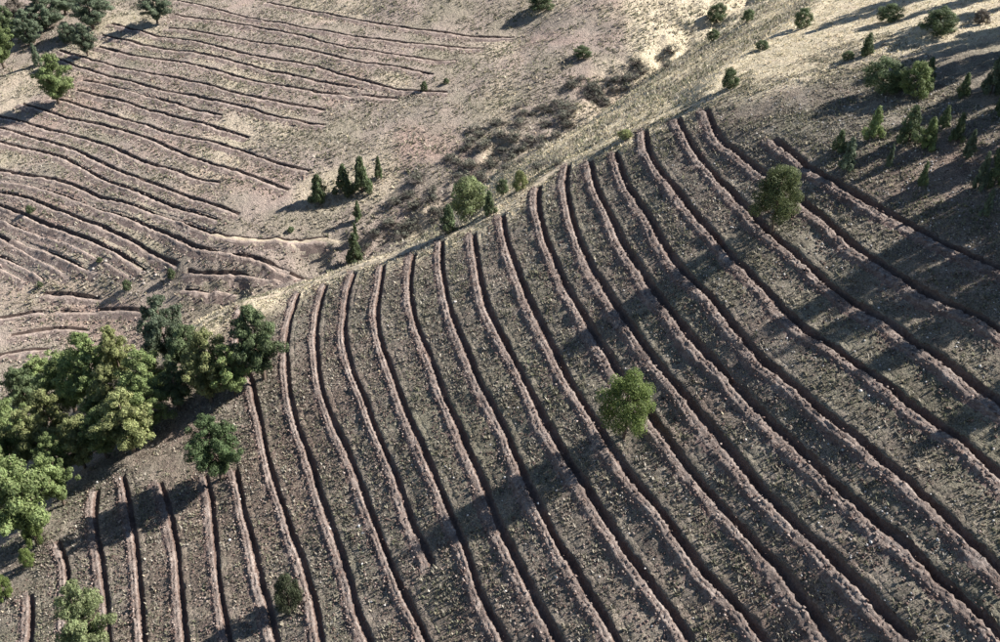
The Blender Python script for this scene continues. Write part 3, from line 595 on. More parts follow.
def tint_material(name, rough=0.9, trans=0.0):
    t = NT(name)
    att = t.n('ShaderNodeAttribute', attribute_name='tint')
    oi = t.n('ShaderNodeObjectInfo')
    hsv = t.n('ShaderNodeHueSaturation'); t.l(att.outputs['Color'], hsv.inputs['Color'])
    t.l(t.math('ADD', t.math('MULTIPLY', oi.outputs['Random'], 0.4), 0.8), hsv.inputs['Value'])
    d = t.n('ShaderNodeBsdfPrincipled'); d.inputs['Roughness'].default_value = rough; d.inputs['Specular IOR Level'].default_value = 0.15
    t.l(hsv.outputs[0], d.inputs['Base Color'])
    if trans > 0:
        tr = t.n('ShaderNodeBsdfTranslucent'); t.l(hsv.outputs[0], tr.inputs[0])
        mx = t.n('ShaderNodeMixShader'); mx.inputs[0].default_value = trans
        t.l(d.outputs[0], mx.inputs[1]); t.l(tr.outputs[0], mx.inputs[2]); t.l(mx.outputs[0], t.out.inputs[0])
    else: t.l(d.outputs[0], t.out.inputs[0])
    return t.m

def foliage_material(name, col):
    t = NT(name)
    att = t.n('ShaderNodeAttribute', attribute_name='tint')
    oi = t.n('ShaderNodeObjectInfo')
    v = t.math('ADD', t.math('MULTIPLY', oi.outputs['Random'], 0.3), 0.85)
    c = t.mix(1.0, att.outputs['Color'], col, 'MULTIPLY')
    hsv = t.n('ShaderNodeHueSaturation'); t.l(c, hsv.inputs['Color']); t.l(v, hsv.inputs['Value'])
    d = t.n('ShaderNodeBsdfPrincipled'); d.inputs['Roughness'].default_value = 0.7; d.inputs['Specular IOR Level'].default_value = 0.25
    tr = t.n('ShaderNodeBsdfTranslucent'); t.l(hsv.outputs[0], d.inputs['Base Color']); t.l(hsv.outputs[0], tr.inputs[0])
    mx = t.n('ShaderNodeMixShader'); mx.inputs[0].default_value = 0.35
    t.l(d.outputs[0], mx.inputs[1]); t.l(tr.outputs[0], mx.inputs[2]); t.l(mx.outputs[0], t.out.inputs[0])
    return t.m

M_GROUND = ground_material()
M_BANK = soil_material('bank_soil', (0.095, 0.072, 0.063), (0.178, 0.143, 0.124), (0.325, 0.278, 0.245))
M_SPOIL = soil_material('shade_toned_spoil', (0.085, 0.060, 0.052), (0.15, 0.108, 0.094), (0.25, 0.195, 0.17))  # brown turned soil, darkened to carry the shade of the bank's downhill face
M_FARSPOIL = soil_material('far_shade_toned_spoil', (0.115, 0.088, 0.078), (0.165, 0.128, 0.112), (0.25, 0.205, 0.18), 2.5)  # turned soil; the far banks' shaded side is coloured in, their relief is low
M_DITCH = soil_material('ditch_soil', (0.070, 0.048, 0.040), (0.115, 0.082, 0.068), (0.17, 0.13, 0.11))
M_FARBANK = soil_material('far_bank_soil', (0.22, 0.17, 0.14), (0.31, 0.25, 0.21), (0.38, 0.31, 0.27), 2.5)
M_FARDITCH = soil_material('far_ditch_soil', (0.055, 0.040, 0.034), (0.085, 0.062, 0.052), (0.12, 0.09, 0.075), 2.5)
M_PATH = soil_material('path_soil', (0.28, 0.235, 0.17), (0.39, 0.33, 0.245), (0.50, 0.43, 0.33), 3.0, 0.06)
M_TUFT = tint_material('dry_grass', 0.9, 0.3)
M_CLOD = tint_material('clods', 0.95)
M_STONE = soil_material('pale_stone', (0.40, 0.38, 0.36), (0.55, 0.53, 0.50), (0.68, 0.66, 0.62), 6.0, 0.05)
M_ROCK = soil_material('grey_rock', (0.22, 0.20, 0.18), (0.32, 0.29, 0.265), (0.42, 0.39, 0.36), 6.0, 0.05)
M_BARK = soil_material('bark', (0.06, 0.045, 0.035), (0.11, 0.085, 0.065), (0.17, 0.135, 0.11), 8.0, 0.04)
M_TWIG = soil_material('grey_twigs', (0.10, 0.085, 0.075), (0.17, 0.145, 0.13), (0.24, 0.21, 0.19), 8.0, 0.02)

# ---------------------------------------------------------------- ground sheet
def axis(parts):
    out = []
    for a, b, st in parts: out.append(np.arange(a, b - 1e-6, st))
    return np.concatenate(out + [[parts[-1][1]]])
GX = axis([(-420, -140, 7), (-140, -126, 2), (-126, -52, 0.5), (-52, 44, 0.3), (44, 70, 0.6), (70, 110, 2), (110, 420, 7)])
GY = axis([(-160, 10, 5), (10, 26, 1), (26, 102, 0.3), (102, 240, 0.5), (240, 270, 2), (270, 620, 8)])
GXX, GYY = np.meshgrid(GX, GY)
GZ = height(GXX, GYY)

# occupancy raster: 0.15 m cells telling where trenches run (1 = cut, 2 = bank and its debris, 3 = path)
RX0, RY0, RC = -130.0, 10.0, 0.15
RAS = np.zeros((int(230 / RC), int(215 / RC)), np.uint8)
def mark(x, y, val):
    i = ((y - RY0) / RC).astype(int); j = ((x - RX0) / RC).astype(int)
    ok = (i >= 0) & (j >= 0) & (i < RAS.shape[0]) & (j < RAS.shape[1])
    RAS[i[ok], j[ok]] = val
def look(x, y):
    i = ((y - RY0) / RC).astype(int); j = ((x - RX0) / RC).astype(int)
    ok = (i >= 0) & (j >= 0) & (i < RAS.shape[0]) & (j < RAS.shape[1])
    r = np.zeros(len(x), np.uint8); r[ok] = RAS[i[ok], j[ok]]; return r

def spline(P, step):
    """Catmull-Rom through P, resampled evenly"""
    P = np.array(P, float); Q = np.vstack([2 * P[0] - P[1], P, 2 * P[-1] - P[-2]])
    out = []
    for i in range(len(P) - 1):
        p0, p1, p2, p3 = Q[i:i + 4]; t = np.linspace(0, 1, 24, endpoint=False)[:, None]
        out.append(0.5 * ((2 * p1) + (p2 - p0) * t + (2 * p0 - 5 * p1 + 4 * p2 - p3) * t ** 2 + (3 * p1 - p0 - 3 * p2 + p3) * t ** 3))
    out = np.vstack(out + [P[-1:]])
    s = np.r_[0, np.cumsum(np.hypot(*np.diff(out, axis=0).T))]
    q = np.linspace(0, s[-1], max(4, int(s[-1] / step)))
    return np.c_[np.interp(q, s, out[:, 0]), np.interp(q, s, out[:, 1])], q

def frame(C):
    T = np.gradient(C, axis=0); T /= np.hypot(T[:, 0], T[:, 1])[:, None] + 1e-9
    return np.c_[-T[:, 1], T[:, 0]]

# what grows where (real cover, not light): straw-pale grass, dug field, bare soil
def smoothstep(a, b, x):
    t = np.clip((x - a) / (b - a), 0, 1); return t * t * (3 - 2 * t)
def cover(x, y):
    sd, tt, cx, cy = crest_param(x, y)
    nz = vnoise(x / 7.0 + 3, y / 7.0 + 8) * 6 + vnoise(x / 2.2, y / 2.2) * 2
    # pale grass on the bank past the upper crest
    straw = smoothstep(-1.5, 1.0, sd + nz * .15) * (1 - smoothstep(32, 44, sd + nz * 2)) * smoothstep(15.2, 17.0, tt)
    # pale dry grass on the knoll right of the upper crest, thinning to the right
    straw = np.maximum(straw, smoothstep(90, 97, y + nz) * smoothstep(24, 29, x + nz * .5) * (1 - smoothstep(60, 75, x)) * 0.75)
    straw = np.maximum(straw, 0.85 * smoothstep(-6, -0.5, sd + nz * .4) * (1 - smoothstep(5, 10, sd)) * smoothstep(7.5, 9, tt))
    field = 1 - smoothstep(0.5, 4, sd + nz * .3)
    pale = smoothstep(0.05, 0.3, vnoise(x / 11 + 5, y / 11 + 2)) * (1 - field) * 0.35
    straw = np.maximum(straw, pale * smoothstep(120, 135, y))
    bare = np.zeros(len(x))
    return np.c_[straw, field, bare]

# cross-section of a trench: distance uphill of its middle, height over the ground
NEAR_U = np.array([-2.25, -1.85, -1.52, -1.30, -1.14, -1.02, -0.90, -0.76, -0.62, -0.50, -0.38, -0.28, -0.15, 0.02, 0.18, 0.30, 0.38, 0.48, 0.72, 1.05])
NEAR_H = np.array([-0.06, 0.02, 0.03, 0.05, 0.08, 0.16, 0.24, 0.19, 0.15, 0.21, 0.13, 0.02, -0.30, -0.42, -0.40, -0.20, 0.0, 0.04, 0.04, -0.06])
FAR_U = np.array([-2.5, -1.9, -1.4, -1.05, -0.80, -0.60, -0.42, -0.18, 0.20, 0.40, 0.6, 1.0, 1.5])
FAR_H = np.array([-0.08, 0.02, 0.05, 0.11, 0.19, 0.17, 0.02, -0.46, -0.48, 0.02, 0.06, 0.05, -0.08])

def trench_strip(line, U, H, step, seed, uphill_sign, split, size=1.0):
    C, s = spline(line, step)
    Nn = frame(C) * uphill_sign
    r = np.random.default_rng(seed)
    ns = lambda f, k: vnoise(s / f + seed * 3.1, np.full(len(s), k * 7.3 + seed))
    C = C + Nn * (0.14 * ns(5.2, 1) + 0.05 * ns(1.1, 2))[:, None]
    taper = np.clip(np.minimum(s + 0.1, s[-1] - s + 0.1) / 1.6, 0.04, 1.0)
    bank_h = (0.95 + 0.9 * ns(2.4, 3) + 0.6 * ns(0.7, 4) + 0.5 * ns(9, 8)) * taper * size
    cut = (1.0 + 0.6 * ns(1.9, 5) - 0.9 * np.clip(ns(3.3, 9) - 0.27, 0, 1) / 0.23) * taper * size
    wid = (1.0 + 0.35 * ns(3.1, 6) + 0.12 * ns(0.9, 7)) * size
    n, m = len(C), len(U)
    u = U[None, :] * np.ones((n, 1)); core = ((U > -1.6) & (U < 0.6))[None, :]
    u = np.where(core, u * wid[:, None], u)
    u = u + r.normal(0, 0.05 * size, (n, m)) * core
    h = np.where(H[None, :] > 0, H[None, :] * bank_h[:, None], H[None, :] * np.where(core, cut[:, None], 1.0))
    h = h + r.normal(0, 0.03 * size, (n, m)) * ((U > -1.9) & (U < 0.9))[None, :] * taper[:, None]
    X = C[:, 0:1] + Nn[:, 0:1] * u; Y = C[:, 1:2] + Nn[:, 1:2] * u
    lump = ((U > -1.9) & (U < -0.3))[None, :] * taper[:, None]
    Z = height(X, Y) + h + lump * (0.10 * vnoise(X / 0.45 + seed, Y / 0.45) + 0.08 * vnoise(X / 0.2, Y / 0.2 + seed))
    # mark the occupied ground
    for uu in np.arange(-1.15 * size, 0.46, 0.07):
        w = (s > 0.7) & (s < s[-1] - 0.7)
        q = np.c_[C[:, 0] + Nn[:, 0] * uu, C[:, 1] + Nn[:, 1] * uu]
        for f in (0, 0.25, 0.5, 0.75):
            qq = q.copy(); qq[:-1] += f * (q[1:] - q[:-1])
            mark(qq[w, 0], qq[w, 1], 1)
    V = np.stack([X, Y, Z], -1)
    idx = np.arange(n * m).reshape(n, m)
    def sub(a, b):
        P = V[:, a:b + 1].reshape(-1, 3); k = b - a + 1; g = np.arange(n * k).reshape(n, k)
        F = np.stack([g[:-1, :-1], g[1:, :-1], g[1:, 1:], g[:-1, 1:]], -1).reshape(-1, 4)
        if uphill_sign > 0: pass
        else: F = F[:, ::-1]
        return P, F[:, ::-1]
    return sub(0, split), sub(split, m - 1), (C, Nn)

ORD = ['first', 'second', 'third', 'fourth', 'fifth', 'sixth', 'seventh', 'eighth', 'ninth', 'tenth', 'eleventh', 'twelfth', 'thirteenth',
       'fourteenth', 'fifteenth', 'sixteenth', 'seventeenth', 'eighteenth', 'nineteenth', 'twentieth', 'twenty-first', 'twenty-second',
       'twenty-third', 'twenty-fourth', 'twenty-fifth']
NOTE = {0: 'shortest near trench with earth bank, in the lower left corner', 10: 'near trench with earth bank that stops short halfway down the slope, eleventh from the left',
        23: 'topmost near trench with earth bank, below the row of young pines', 16: 'near trench with earth bank passing the lone round pine, seventeenth from the left'}
DEBRIS = []
for i, l in enumerate(NEAR_TRENCHES):
    # heads lie at the crest; lines run towards the camera, uphill is on the left-hand side of that direction
    (bp, bf), (dp, df), (C, Nn) = trench_strip(l, NEAR_U, NEAR_H, 0.2, i + 1, 1.0, 11, 0.80 + 0.20 * min(1, max(0, (i - 9) / 9)))
    e = tag(bpy.data.objects.new('planting_trench', None), NOTE.get(i, 'dug trench with earth bank on the near slope, %s from the lower left corner' % ORD[i]), 'trench', 'planting trenches on the near slope')
    COL.objects.link(e); mid = C[-1]; e.location = (mid[0], mid[1], float(height(mid[:1], mid[1:2])[0]))
    off = np.array(e.location)
    link('spoil_bank', ground_outer(mesh_np('spoil_bank', bp - off, bf, M_BANK, True), bp, 12, (0, 1, 2), (3, 4), M_SPOIL), e)
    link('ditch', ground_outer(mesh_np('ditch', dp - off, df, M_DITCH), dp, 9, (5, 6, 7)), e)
    DEBRIS.append((C, Nn, 1.0))
FDEB = []
for k, l in enumerate(FAR_TRENCHES):
    (bp, bf), (dp, df), (C, Nn) = trench_strip(l, FAR_U, FAR_H, 0.45, 50 + k, 1.0, 6, 0.88)
    lab = 'thin trench line on the slope opposite, %s counted down from the top' % ORD[k]
    e = tag(bpy.data.objects.new('planting_trench', None), lab, 'trench', 'planting trenches on the slope opposite'); COL.objects.link(e)
    mid = C[-1]; e.location = (mid[0], mid[1], float(height(mid[:1], mid[1:2])[0])); off = np.array(e.location)
    link('spoil_bank', ground_outer(mesh_np('spoil_bank', bp - off, bf, M_FARBANK), bp, 7, (0,), (1, 2), M_FARSPOIL), e)
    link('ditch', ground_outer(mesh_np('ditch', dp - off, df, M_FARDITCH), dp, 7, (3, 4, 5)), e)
    FDEB.append((C, Nn, 1.0))
for l, lab in VALLEY_TRENCHES:
    (bp, bf), (dp, df), (C, Nn) = trench_strip(l, FAR_U, FAR_H, 0.45, 90 + len(FDEB), 1.0, 6, 0.8)
    e = tag(bpy.data.objects.new('planting_trench', None), lab, 'trench', 'short trenches on the valley floor'); COL.objects.link(e)
    mid = C[-1]; e.location = (mid[0], mid[1], float(height(mid[:1], mid[1:2])[0])); off = np.array(e.location)
    link('spoil_bank', ground_outer(mesh_np('spoil_bank', bp - off, bf, M_FARBANK), bp, 7, (0,), (1, 2), M_FARSPOIL), e)
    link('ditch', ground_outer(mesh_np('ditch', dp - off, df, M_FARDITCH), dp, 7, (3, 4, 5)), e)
    FDEB.append((C, Nn, 1.0))

cut = look(GXX.ravel(), GYY.ravel()).reshape(GXX.shape) == 1
GZ = np.where(cut, GZ - 0.95, GZ)

def grid_mesh(name, X, Y, Z, mat):
    ny, nx = X.shape; V = np.stack([X, Y, Z], -1).reshape(-1, 3); g = np.arange(ny * nx).reshape(ny, nx)
    F = np.stack([g[:-1, :-1], g[:-1, 1:], g[1:, 1:], g[1:, :-1]], -1).reshape(-1, 4)
    return mesh_np(name, V, F, mat, True, cover(X.ravel(), Y.ravel()))
ground = link('ground', grid_mesh('ground', GXX, GYY, GZ, M_GROUND)); tag(ground, 'hillside of dry grass and stony soil', None, None, 'structure')

# ---------------------------------------------------------------- paths
def path_strip(name, pts, width, seed, label):
    C, s = spline(pts, 0.35); Nn = frame(C)
    U = np.array([-1.5, -1.0, -0.6, 0, 0.6, 1.0, 1.5])
    w = (width * 0.5 * (1 + 0.5 * vnoise(s / 3.3, np.full(len(s), seed * 1.0)) + 0.4 * vnoise(s / .9, np.full(len(s), seed + 9.0))))
    w = w * np.clip(np.minimum(s, s[-1] - s) / 4 + 0.15, 0, 1)
    X = C[:, 0:1] + Nn[:, 0:1] * U * w[:, None]; Y = C[:, 1:2] + Nn[:, 1:2] * U * w[:, None]
    Z = height(X, Y) + np.array([-0.12, 0.02, 0.05, 0.04, 0.05, 0.02, -0.12])[None, :]
    n, m = X.shape; g = np.arange(n * m).reshape(n, m)
    F = np.stack([g[:-1, :-1], g[:-1, 1:], g[1:, 1:], g[1:, :-1]], -1).reshape(-1, 4)[:, ::-1]
    for uu in np.linspace(-1, 1, 15): mark(C[:, 0] + Nn[:, 0] * uu * w, C[:, 1] + Nn[:, 1] * uu * w, 3)
    return tag(link(name, mesh_np(name, np.stack([X, Y, Z], -1).reshape(-1, 3), F, M_PATH, True)), label, None, None, 'structure')
for pts, w, lab in PATHS: path_strip('path', pts, w, len(lab), lab)

# ---------------------------------------------------------------- grass tufts, clods and stones
def normals(x, y):
    e = 0.4
    gx = (height(x + e, y, False) - height(x - e, y, False)) / (2 * e); gy = (height(x, y + e, False) - height(x, y - e, False)) / (2 * e)
    return gx, gy

TUFT_COLS = np.array([(0.165, 0.17, 0.11), (0.205, 0.20, 0.14), (0.26, 0.245, 0.18), (0.33, 0.30, 0.235), (0.25, 0.22, 0.18), (0.40, 0.37, 0.31)])
STRAW_COLS = np.array([(0.58, 0.51, 0.35), (0.68, 0.61, 0.45), (0.48, 0.40, 0.28), (0.42, 0.385, 0.25), (0.63, 0.53, 0.39), (0.54, 0.48, 0.34)])
def tufts(name, x, y, size, blades, label, straw_prob, spread=0.8, lo=0.55, hi=1.25):
    n = len(x); z = height(x, y)
    k = blades
    ang = rng.random((n, k)) * 6.283; lean = rng.random((n, k)) * spread + 0.15
    hh = size[:, None] * (0.6 + 0.7 * rng.random((n, k))); ww = size[:, None] * (0.22 + 0.2 * rng.random((n, k)))
    bx = x[:, None] + np.cos(ang) * size[:, None] * 0.22; by = y[:, None] + np.sin(ang) * size[:, None] * 0.22; bz = z[:, None] - 0.04 + 0 * ang
    tx = bx + np.cos(ang) * lean * hh; ty = by + np.sin(ang) * lean * hh; tz = bz + hh
    px, py = -np.sin(ang) * ww, np.cos(ang) * ww
    V = np.stack([np.stack([bx - px, by - py, bz], -1), np.stack([bx + px, by + py, bz], -1), np.stack([tx, ty, tz], -1)], 2).reshape(-1, 3)
    F = np.arange(n * k * 3).reshape(-1, 3)
    pn = vnoise(x / 3.1 + 11, y / 3.1 + 5) + 0.25 * rng.normal(size=n); ci = np.where(rng.random(n) < 0.25, rng.integers(0, 6, n), np.clip(((pn + 0.5) * 6).astype(int), 0, 5)); st = rng.random(n) < straw_prob
    c = np.where(st[:, None], STRAW_COLS[ci], TUFT_COLS[ci]) * (lo + (hi - lo) * rng.random((n, 1)))
    c = np.repeat(c, k * 3, 0)
    o = link(name, mesh_np(name, V, F, M_TUFT, False, c)); return tag(o, label, 'grass', None, 'stuff')

def scatter(n, x0, x1, y0, y1, keep=lambda x, y: np.ones(len(x), bool)):
    x = rng.uniform(x0, x1, n); y = rng.uniform(y0, y1, n); m = keep(x, y) & (look(x, y) == 0); return x[m], y[m]

def patchy(x, y): return vnoise(x / 1.7 + 50, y / 1.7) + 0.7 * vnoise(x / 5.5, y / 5.5 + 30)
def in_field(x, y):
    sd = crest_param(x, y)[0]; return (sd < 3) & (patchy(x, y) > rng.uniform(-0.35, 0.35, len(x)))
x, y = scatter(330000, -56, 46, 26, 104, in_field)
tufts('grass', x, y, 0.08 + 0.20 * rng.random(len(x)) ** 2, 3, 'short dry grass tufts between the near trenches', 0.02)
def in_straw(x, y):
    c = cover(x, y); return c[:, 0] > rng.random(len(x))
x, y = scatter(60000, -42, 75, 78, 165, in_straw)
tufts('grass', x, y, 0.10 + 0.18 * rng.random(len(x)) ** 2, 4, 'pale straw coloured grass above the trench heads', 0.8, 0.8, 0.8, 1.15)
def in_far(x, y):
    sd = crest_param(x, y)[0]; return (sd > 4) & (patchy(x / 1.6, y / 1.6) > rng.uniform(-0.5, 0.3, len(x)))
x, y = scatter(150000, -126, 60, 105, 240, in_far)
tufts('grass', x, y, 0.20 + 0.32 * rng.random(len(x)) ** 2, 3, 'sparse dry grass over the valley and slope opposite', 0.03)

OCT_V = np.array([(1, 0, 0), (-1, 0, 0), (0, 1, 0), (0, -1, 0), (0, 0, 1), (0, 0, -1)], float)
OCT_F = np.array([(0, 2, 4), (2, 1, 4), (1, 3, 4), (3, 0, 4), (2, 0, 5), (1, 2, 5), (3, 1, 5), (0, 3, 5)])
def lumps(name, x, y, z, size, cols, mat, label, cat):
    n = len(x)
    P = OCT_V[None] * (0.7 + 0.6 * rng.random((n, 6, 3))) + rng.normal(0, 0.12, (n, 6, 3))
    P *= size[:, None, None] * np.array([1, 1, 0.75])
    a = rng.random(n) * 6.283; ca, sa = np.cos(a)[:, None], np.sin(a)[:, None]
    X = P[..., 0] * ca - P[..., 1] * sa + x[:, None]; Y = P[..., 0] * sa + P[..., 1] * ca + y[:, None]; Z = P[..., 2] + z[:, None]
    V = np.stack([X, Y, Z], -1).reshape(-1, 3); F = (OCT_F[None] + (np.arange(n) * 6)[:, None, None]).reshape(-1, 3)
    o = link(name, mesh_np(name, V, F, mat, False, np.repeat(cols, 6, 0))); return tag(o, label, cat, None, 'stuff')
def debris(sets, per_m, smin, smax, lo, hi):
    xs, ys = [], []
    for C, Nn, sz in sets:
        L = np.hypot(*np.diff(C, axis=0).T).sum(); n = int(L * per_m); k = rng.integers(0, len(C), n)
        u = rng.uniform(lo, hi, n) - np.abs(rng.normal(0, 0.25, n)); j = rng.normal(0, 0.15, (n, 2))
        xs.append(C[k, 0] + Nn[k, 0] * u + j[:, 0]); ys.append(C[k, 1] + Nn[k, 1] * u + j[:, 1])
    x = np.concatenate(xs); y = np.concatenate(ys)
    return x, y, smin + (smax - smin) * rng.random(len(x)) ** 2.5
CLOD = np.array([(0.13, 0.09, 0.075), (0.20, 0.15, 0.125), (0.29, 0.235, 0.205), (0.165, 0.115, 0.10)])
x, y, s = debris(DEBRIS, 18, 0.03, 0.13, -2.0, -0.95)
lumps('soil_clods', x, y, height(x, y) + 0.05, s, CLOD[rng.integers(0, 4, len(x))] * (0.6 + 0.6 * rng.random((len(x), 1))), M_CLOD, 'brown soil clods strewn below the near earth banks', 'soil')
x, y, s = debris(DEBRIS, 12, 0.035, 0.13, -0.85, -0.4)
lumps('soil_clods', x, y, height(x, y) + 0.24, s, CLOD[rng.integers(0, 4, len(x))] * (0.6 + 0.8 * rng.random((len(x), 1))), M_CLOD, 'crumbly soil clods lying on the near earth banks', 'soil')
x, y = scatter(45000, -52, 46, 26, 100, lambda x, y: (crest_param(x, y)[0] < 1) & (vnoise(x / 2.3 + 31, y / 2.3 + 8) > rng.uniform(-0.3, 0.5, len(x)))); s = 0.03 + 0.10 * rng.random(len(x)) ** 2
lumps('soil_clods', x, y, height(x, y) + 0.02, s, CLOD[rng.integers(0, 4, len(x))] * (0.45 + 0.65 * rng.random((len(x), 1))), M_CLOD, 'brown soil crumbs scattered through the grass between trenches', 'soil')
x, y, s = debris(FDEB, 3, 0.08, 0.26, -2.6, -1.5)
lumps('soil_clods', x, y, height(x, y) + s * 0.3, s, CLOD[rng.integers(0, 4, len(x))], M_CLOD, 'soil clods strewn below the banks of the slope opposite', 'soil')
x, y = scatter(26000, -50, 46, 26, 98, lambda x, y: (crest_param(x, y)[0] < 0) & (vnoise(x / 6 + 77, y / 6) + 0.018 * x > rng.uniform(-0.1, 0.9, len(x)))); s = 0.03 + 0.09 * rng.random(len(x)) ** 3
g = 0.34 + 0.3 * rng.random((len(x), 1))
lumps('gravel', x, y, height(x, y) + s * 0.4, s, g * np.array([(1.0, 0.96, 0.92)]), M_CLOD, 'small pale stones scattered over the near slope', 'gravel')

def stone_mesh(seed):
    r = np.random.default_rng(seed); bpy_v = []; f = []
    n, m = 5, 8
    for i in range(n):
        th = math.pi * (i + 0.5) / n
        for j in range(m):
            ph = 2 * math.pi * (j + 0.5 * (i % 2)) / m; q = 1 + r.normal(0, 0.16)
            bpy_v.append((q * math.sin(th) * math.cos(ph), q * 0.8 * math.sin(th) * math.sin(ph), q * 0.65 * math.cos(th)))
    bpy_v += [(0, 0, 0.62), (0, 0, -0.62)]
    for i in range(n - 1):
        for j in range(m):
            a, b = i * m + j, i * m + (j + 1) % m; c, d = a + m, b + m; f += [(a, c, b), (b, c, d)]
    for j in range(m): f += [(n * m, j, (j + 1) % m), (n * m + 1, (n - 1) * m + (j + 1) % m, (n - 1) * m + j)]
    return mesh_np('stone', bpy_v, np.array(f), M_STONE)
STONE_MESHES = [stone_mesh(s) for s in range(5)]
ROCK_MESHES = [q.copy() for q in STONE_MESHES]
for q in ROCK_MESHES: q.materials[0] = M_ROCK
for k, (x, y, s, lab, grp) in enumerate(STONES):
    o = link('stone', (ROCK_MESHES if 'rock' in lab else STONE_MESHES)[k % 5]); o.location = (x, y, float(height(np.array([x]), np.array([y]))[0]) + s * 0.28)
    o.scale = (s, s, s); o.rotation_euler = (0, 0, k * 2.4); tag(o, lab, 'stone', grp)

# ---------------------------------------------------------------- trees and shrubs
def tube(path, radii, sides=7):
    V, F = [], []
    path = [np.array(p, float) for p in path]
    for i, p in enumerate(path):
        d = path[min(i + 1, len(path) - 1)] - path[max(i - 1, 0)]; d /= np.linalg.norm(d) + 1e-9
        a = np.cross(d, (0.3, 0.9, 0.2)); a /= np.linalg.norm(a); b = np.cross(d, a)
        for j in range(sides):
            t = 6.283 * j / sides; V.append(p + radii[i] * (math.cos(t) * a + math.sin(t) * b))
    for i in range(len(path) - 1):
        for j in range(sides):
            q = i * sides; F.append((q + j, q + (j + 1) % sides, q + sides + (j + 1) % sides, q + sides + j))
    return V, F
def join(parts):
    V, F = [], []
    for v, f in parts:
        o = len(V); V += list(v); F += [tuple(i + o for i in q) for q in f]
    return np.array(V), np.array(F)

def trunk_mesh(seed, top, lean, limbs, r0):
    """unit tree (height 1, crown width 1): tapered trunk with limbs"""
    r = np.random.default_rng(seed)
    P = [(0, 0, -0.06)] + [(lean * t + r.normal(0, .012), r.normal(0, .012), t) for t in np.linspace(0.06, top, 6)]
    parts = [tube(P, np.linspace(r0 * 1.25, r0 * 0.25, 7))]
    for k in range(limbs):
        t = 0.22 + (top - 0.3) * (k + r.random() * .6) / limbs; a = k * 2.4 + r.random()
        ln = 0.40 * (1.15 - t); b = np.array((lean * t, 0, t)); d = np.array((math.cos(a), math.sin(a), 0.28))
        parts.append(tube([b, b + d * ln * .5, b + d * ln + np.array((0, 0, .05))], [r0 * .42, r0 * .3, r0 * .1], 5))
    V, F = join(parts); return mesh_np('trunk', V, F, M_BARK, True)

def leaf_cloud(seed, centres, radii, per, leaf, shades, flat=0.7, droop=0.0):
    r = np.random.default_rng(seed); Vs, Cs = [], []
    for c, rad, sh in zip(centres, radii, shades):
        n = int(per * (rad / np.mean(radii)) ** 2)
        d = r.normal(size=(n, 3)); d /= np.linalg.norm(d, axis=1)[:, None]
        q = rad * (0.45 + 0.6 * r.random((n, 1)) ** .6)
        p = c + d * q * np.array([1, 1, flat])
        # needles sprays: narrow triangles pointing outward and up
        nrm = d + np.array([0, 0, 0.25]) + r.normal(0, 0.38, (n, 3)); nrm /= np.linalg.norm(nrm, axis=1)[:, None]
        out = np.array([0, 0, 0.7]) + r.normal(0, 0.6, (n, 3)); out -= (out * nrm).sum(1)[:, None] * nrm * 0.8; out /= np.linalg.norm(out, axis=1)[:, None]
        side = np.cross(out, nrm); side /= np.linalg.norm(side, axis=1)[:, None]
        ln = leaf * (0.7 + 0.7 * r.random((n, 1))); wd = ln * 0.42
        Vs.append(np.stack([p - out * ln * .4 - side * wd, p - out * ln * .4 + side * wd, p + out * ln], 1).reshape(-1, 3))
        cc = sh * (0.72 + 0.56 * r.random((n, 1))) * np.array([[1.0, 1.0, 1.0]]) * (0.95 + 0.1 * r.random((n, 3)))
        Cs.append(np.repeat(cc, 3, 0))
    V = np.concatenate(Vs); C = np.concatenate(Cs); return V, np.arange(len(V)).reshape(-1, 3), C

def pine_crown(seed, per=150, leaf=0.019):
    r = np.random.default_rng(seed); cs, rs, sh = [], [], []
    peak = 0.25 + 0.2 * r.random(); low = 0.10 + 0.12 * r.random(); lx, ly = r.normal(0, .05, 2); blunt = 0.55 + 0.5 * r.random()
    whorls = 11
    for wv in range(whorls):
        t = (wv + 0.5) / whorls; z = low + (0.95 - low) * t
        prof = (t / peak) ** 0.6 if t < peak else (1 - (t - peak) / (1.06 - peak)) ** blunt
        nb = 5 if t < 0.75 else 4
        for b in range(nb):
            if r.random() < 0.12: continue
            a = wv * 1.1 + b * 6.283 / nb + r.normal(0, .3); ln = 0.43 * prof * (0.62 + 0.5 * r.random())
            for q in ((0.4, 0.72, 1.0) if ln > 0.2 else (0.5, 0.95)):
                sh.append(0.72 + 0.55 * r.random()); rs.append((0.052 + 0.036 * r.random()) * (1.15 - 0.4 * t))
                cs.append((lx * t + q * ln * math.cos(a), ly * t + q * ln * math.sin(a), z + 0.05 * q + r.normal(0, .022)))
    cs.append((lx, ly, 0.96)); rs.append(0.04); sh.append(1.1)
    return leaf_cloud(seed + 5, np.array(cs), rs, per, leaf, sh, 0.75)
def juniper_crown(seed, n=28, per=110, leaf=0.042):
    r = np.random.default_rng(seed); cs, rs, sh = [], [], []
    for k in range(n):
        t = (k + r.random()) / n; z = 0.08 + 0.84 * t; prof = (1 - t) ** 0.75 * 0.98 + 0.06
        a = k * 2.4 + r.random(); q = 0.36 * prof * (0.4 + 0.6 * r.random())
        cs.append((q * math.cos(a), q * math.sin(a), z)); rs.append(0.10 * (1.15 - 0.6 * t) + 0.02); sh.append(0.75 + 0.5 * r.random())
    return leaf_cloud(seed + 5, np.array(cs), rs, per, leaf, sh, 1.0)
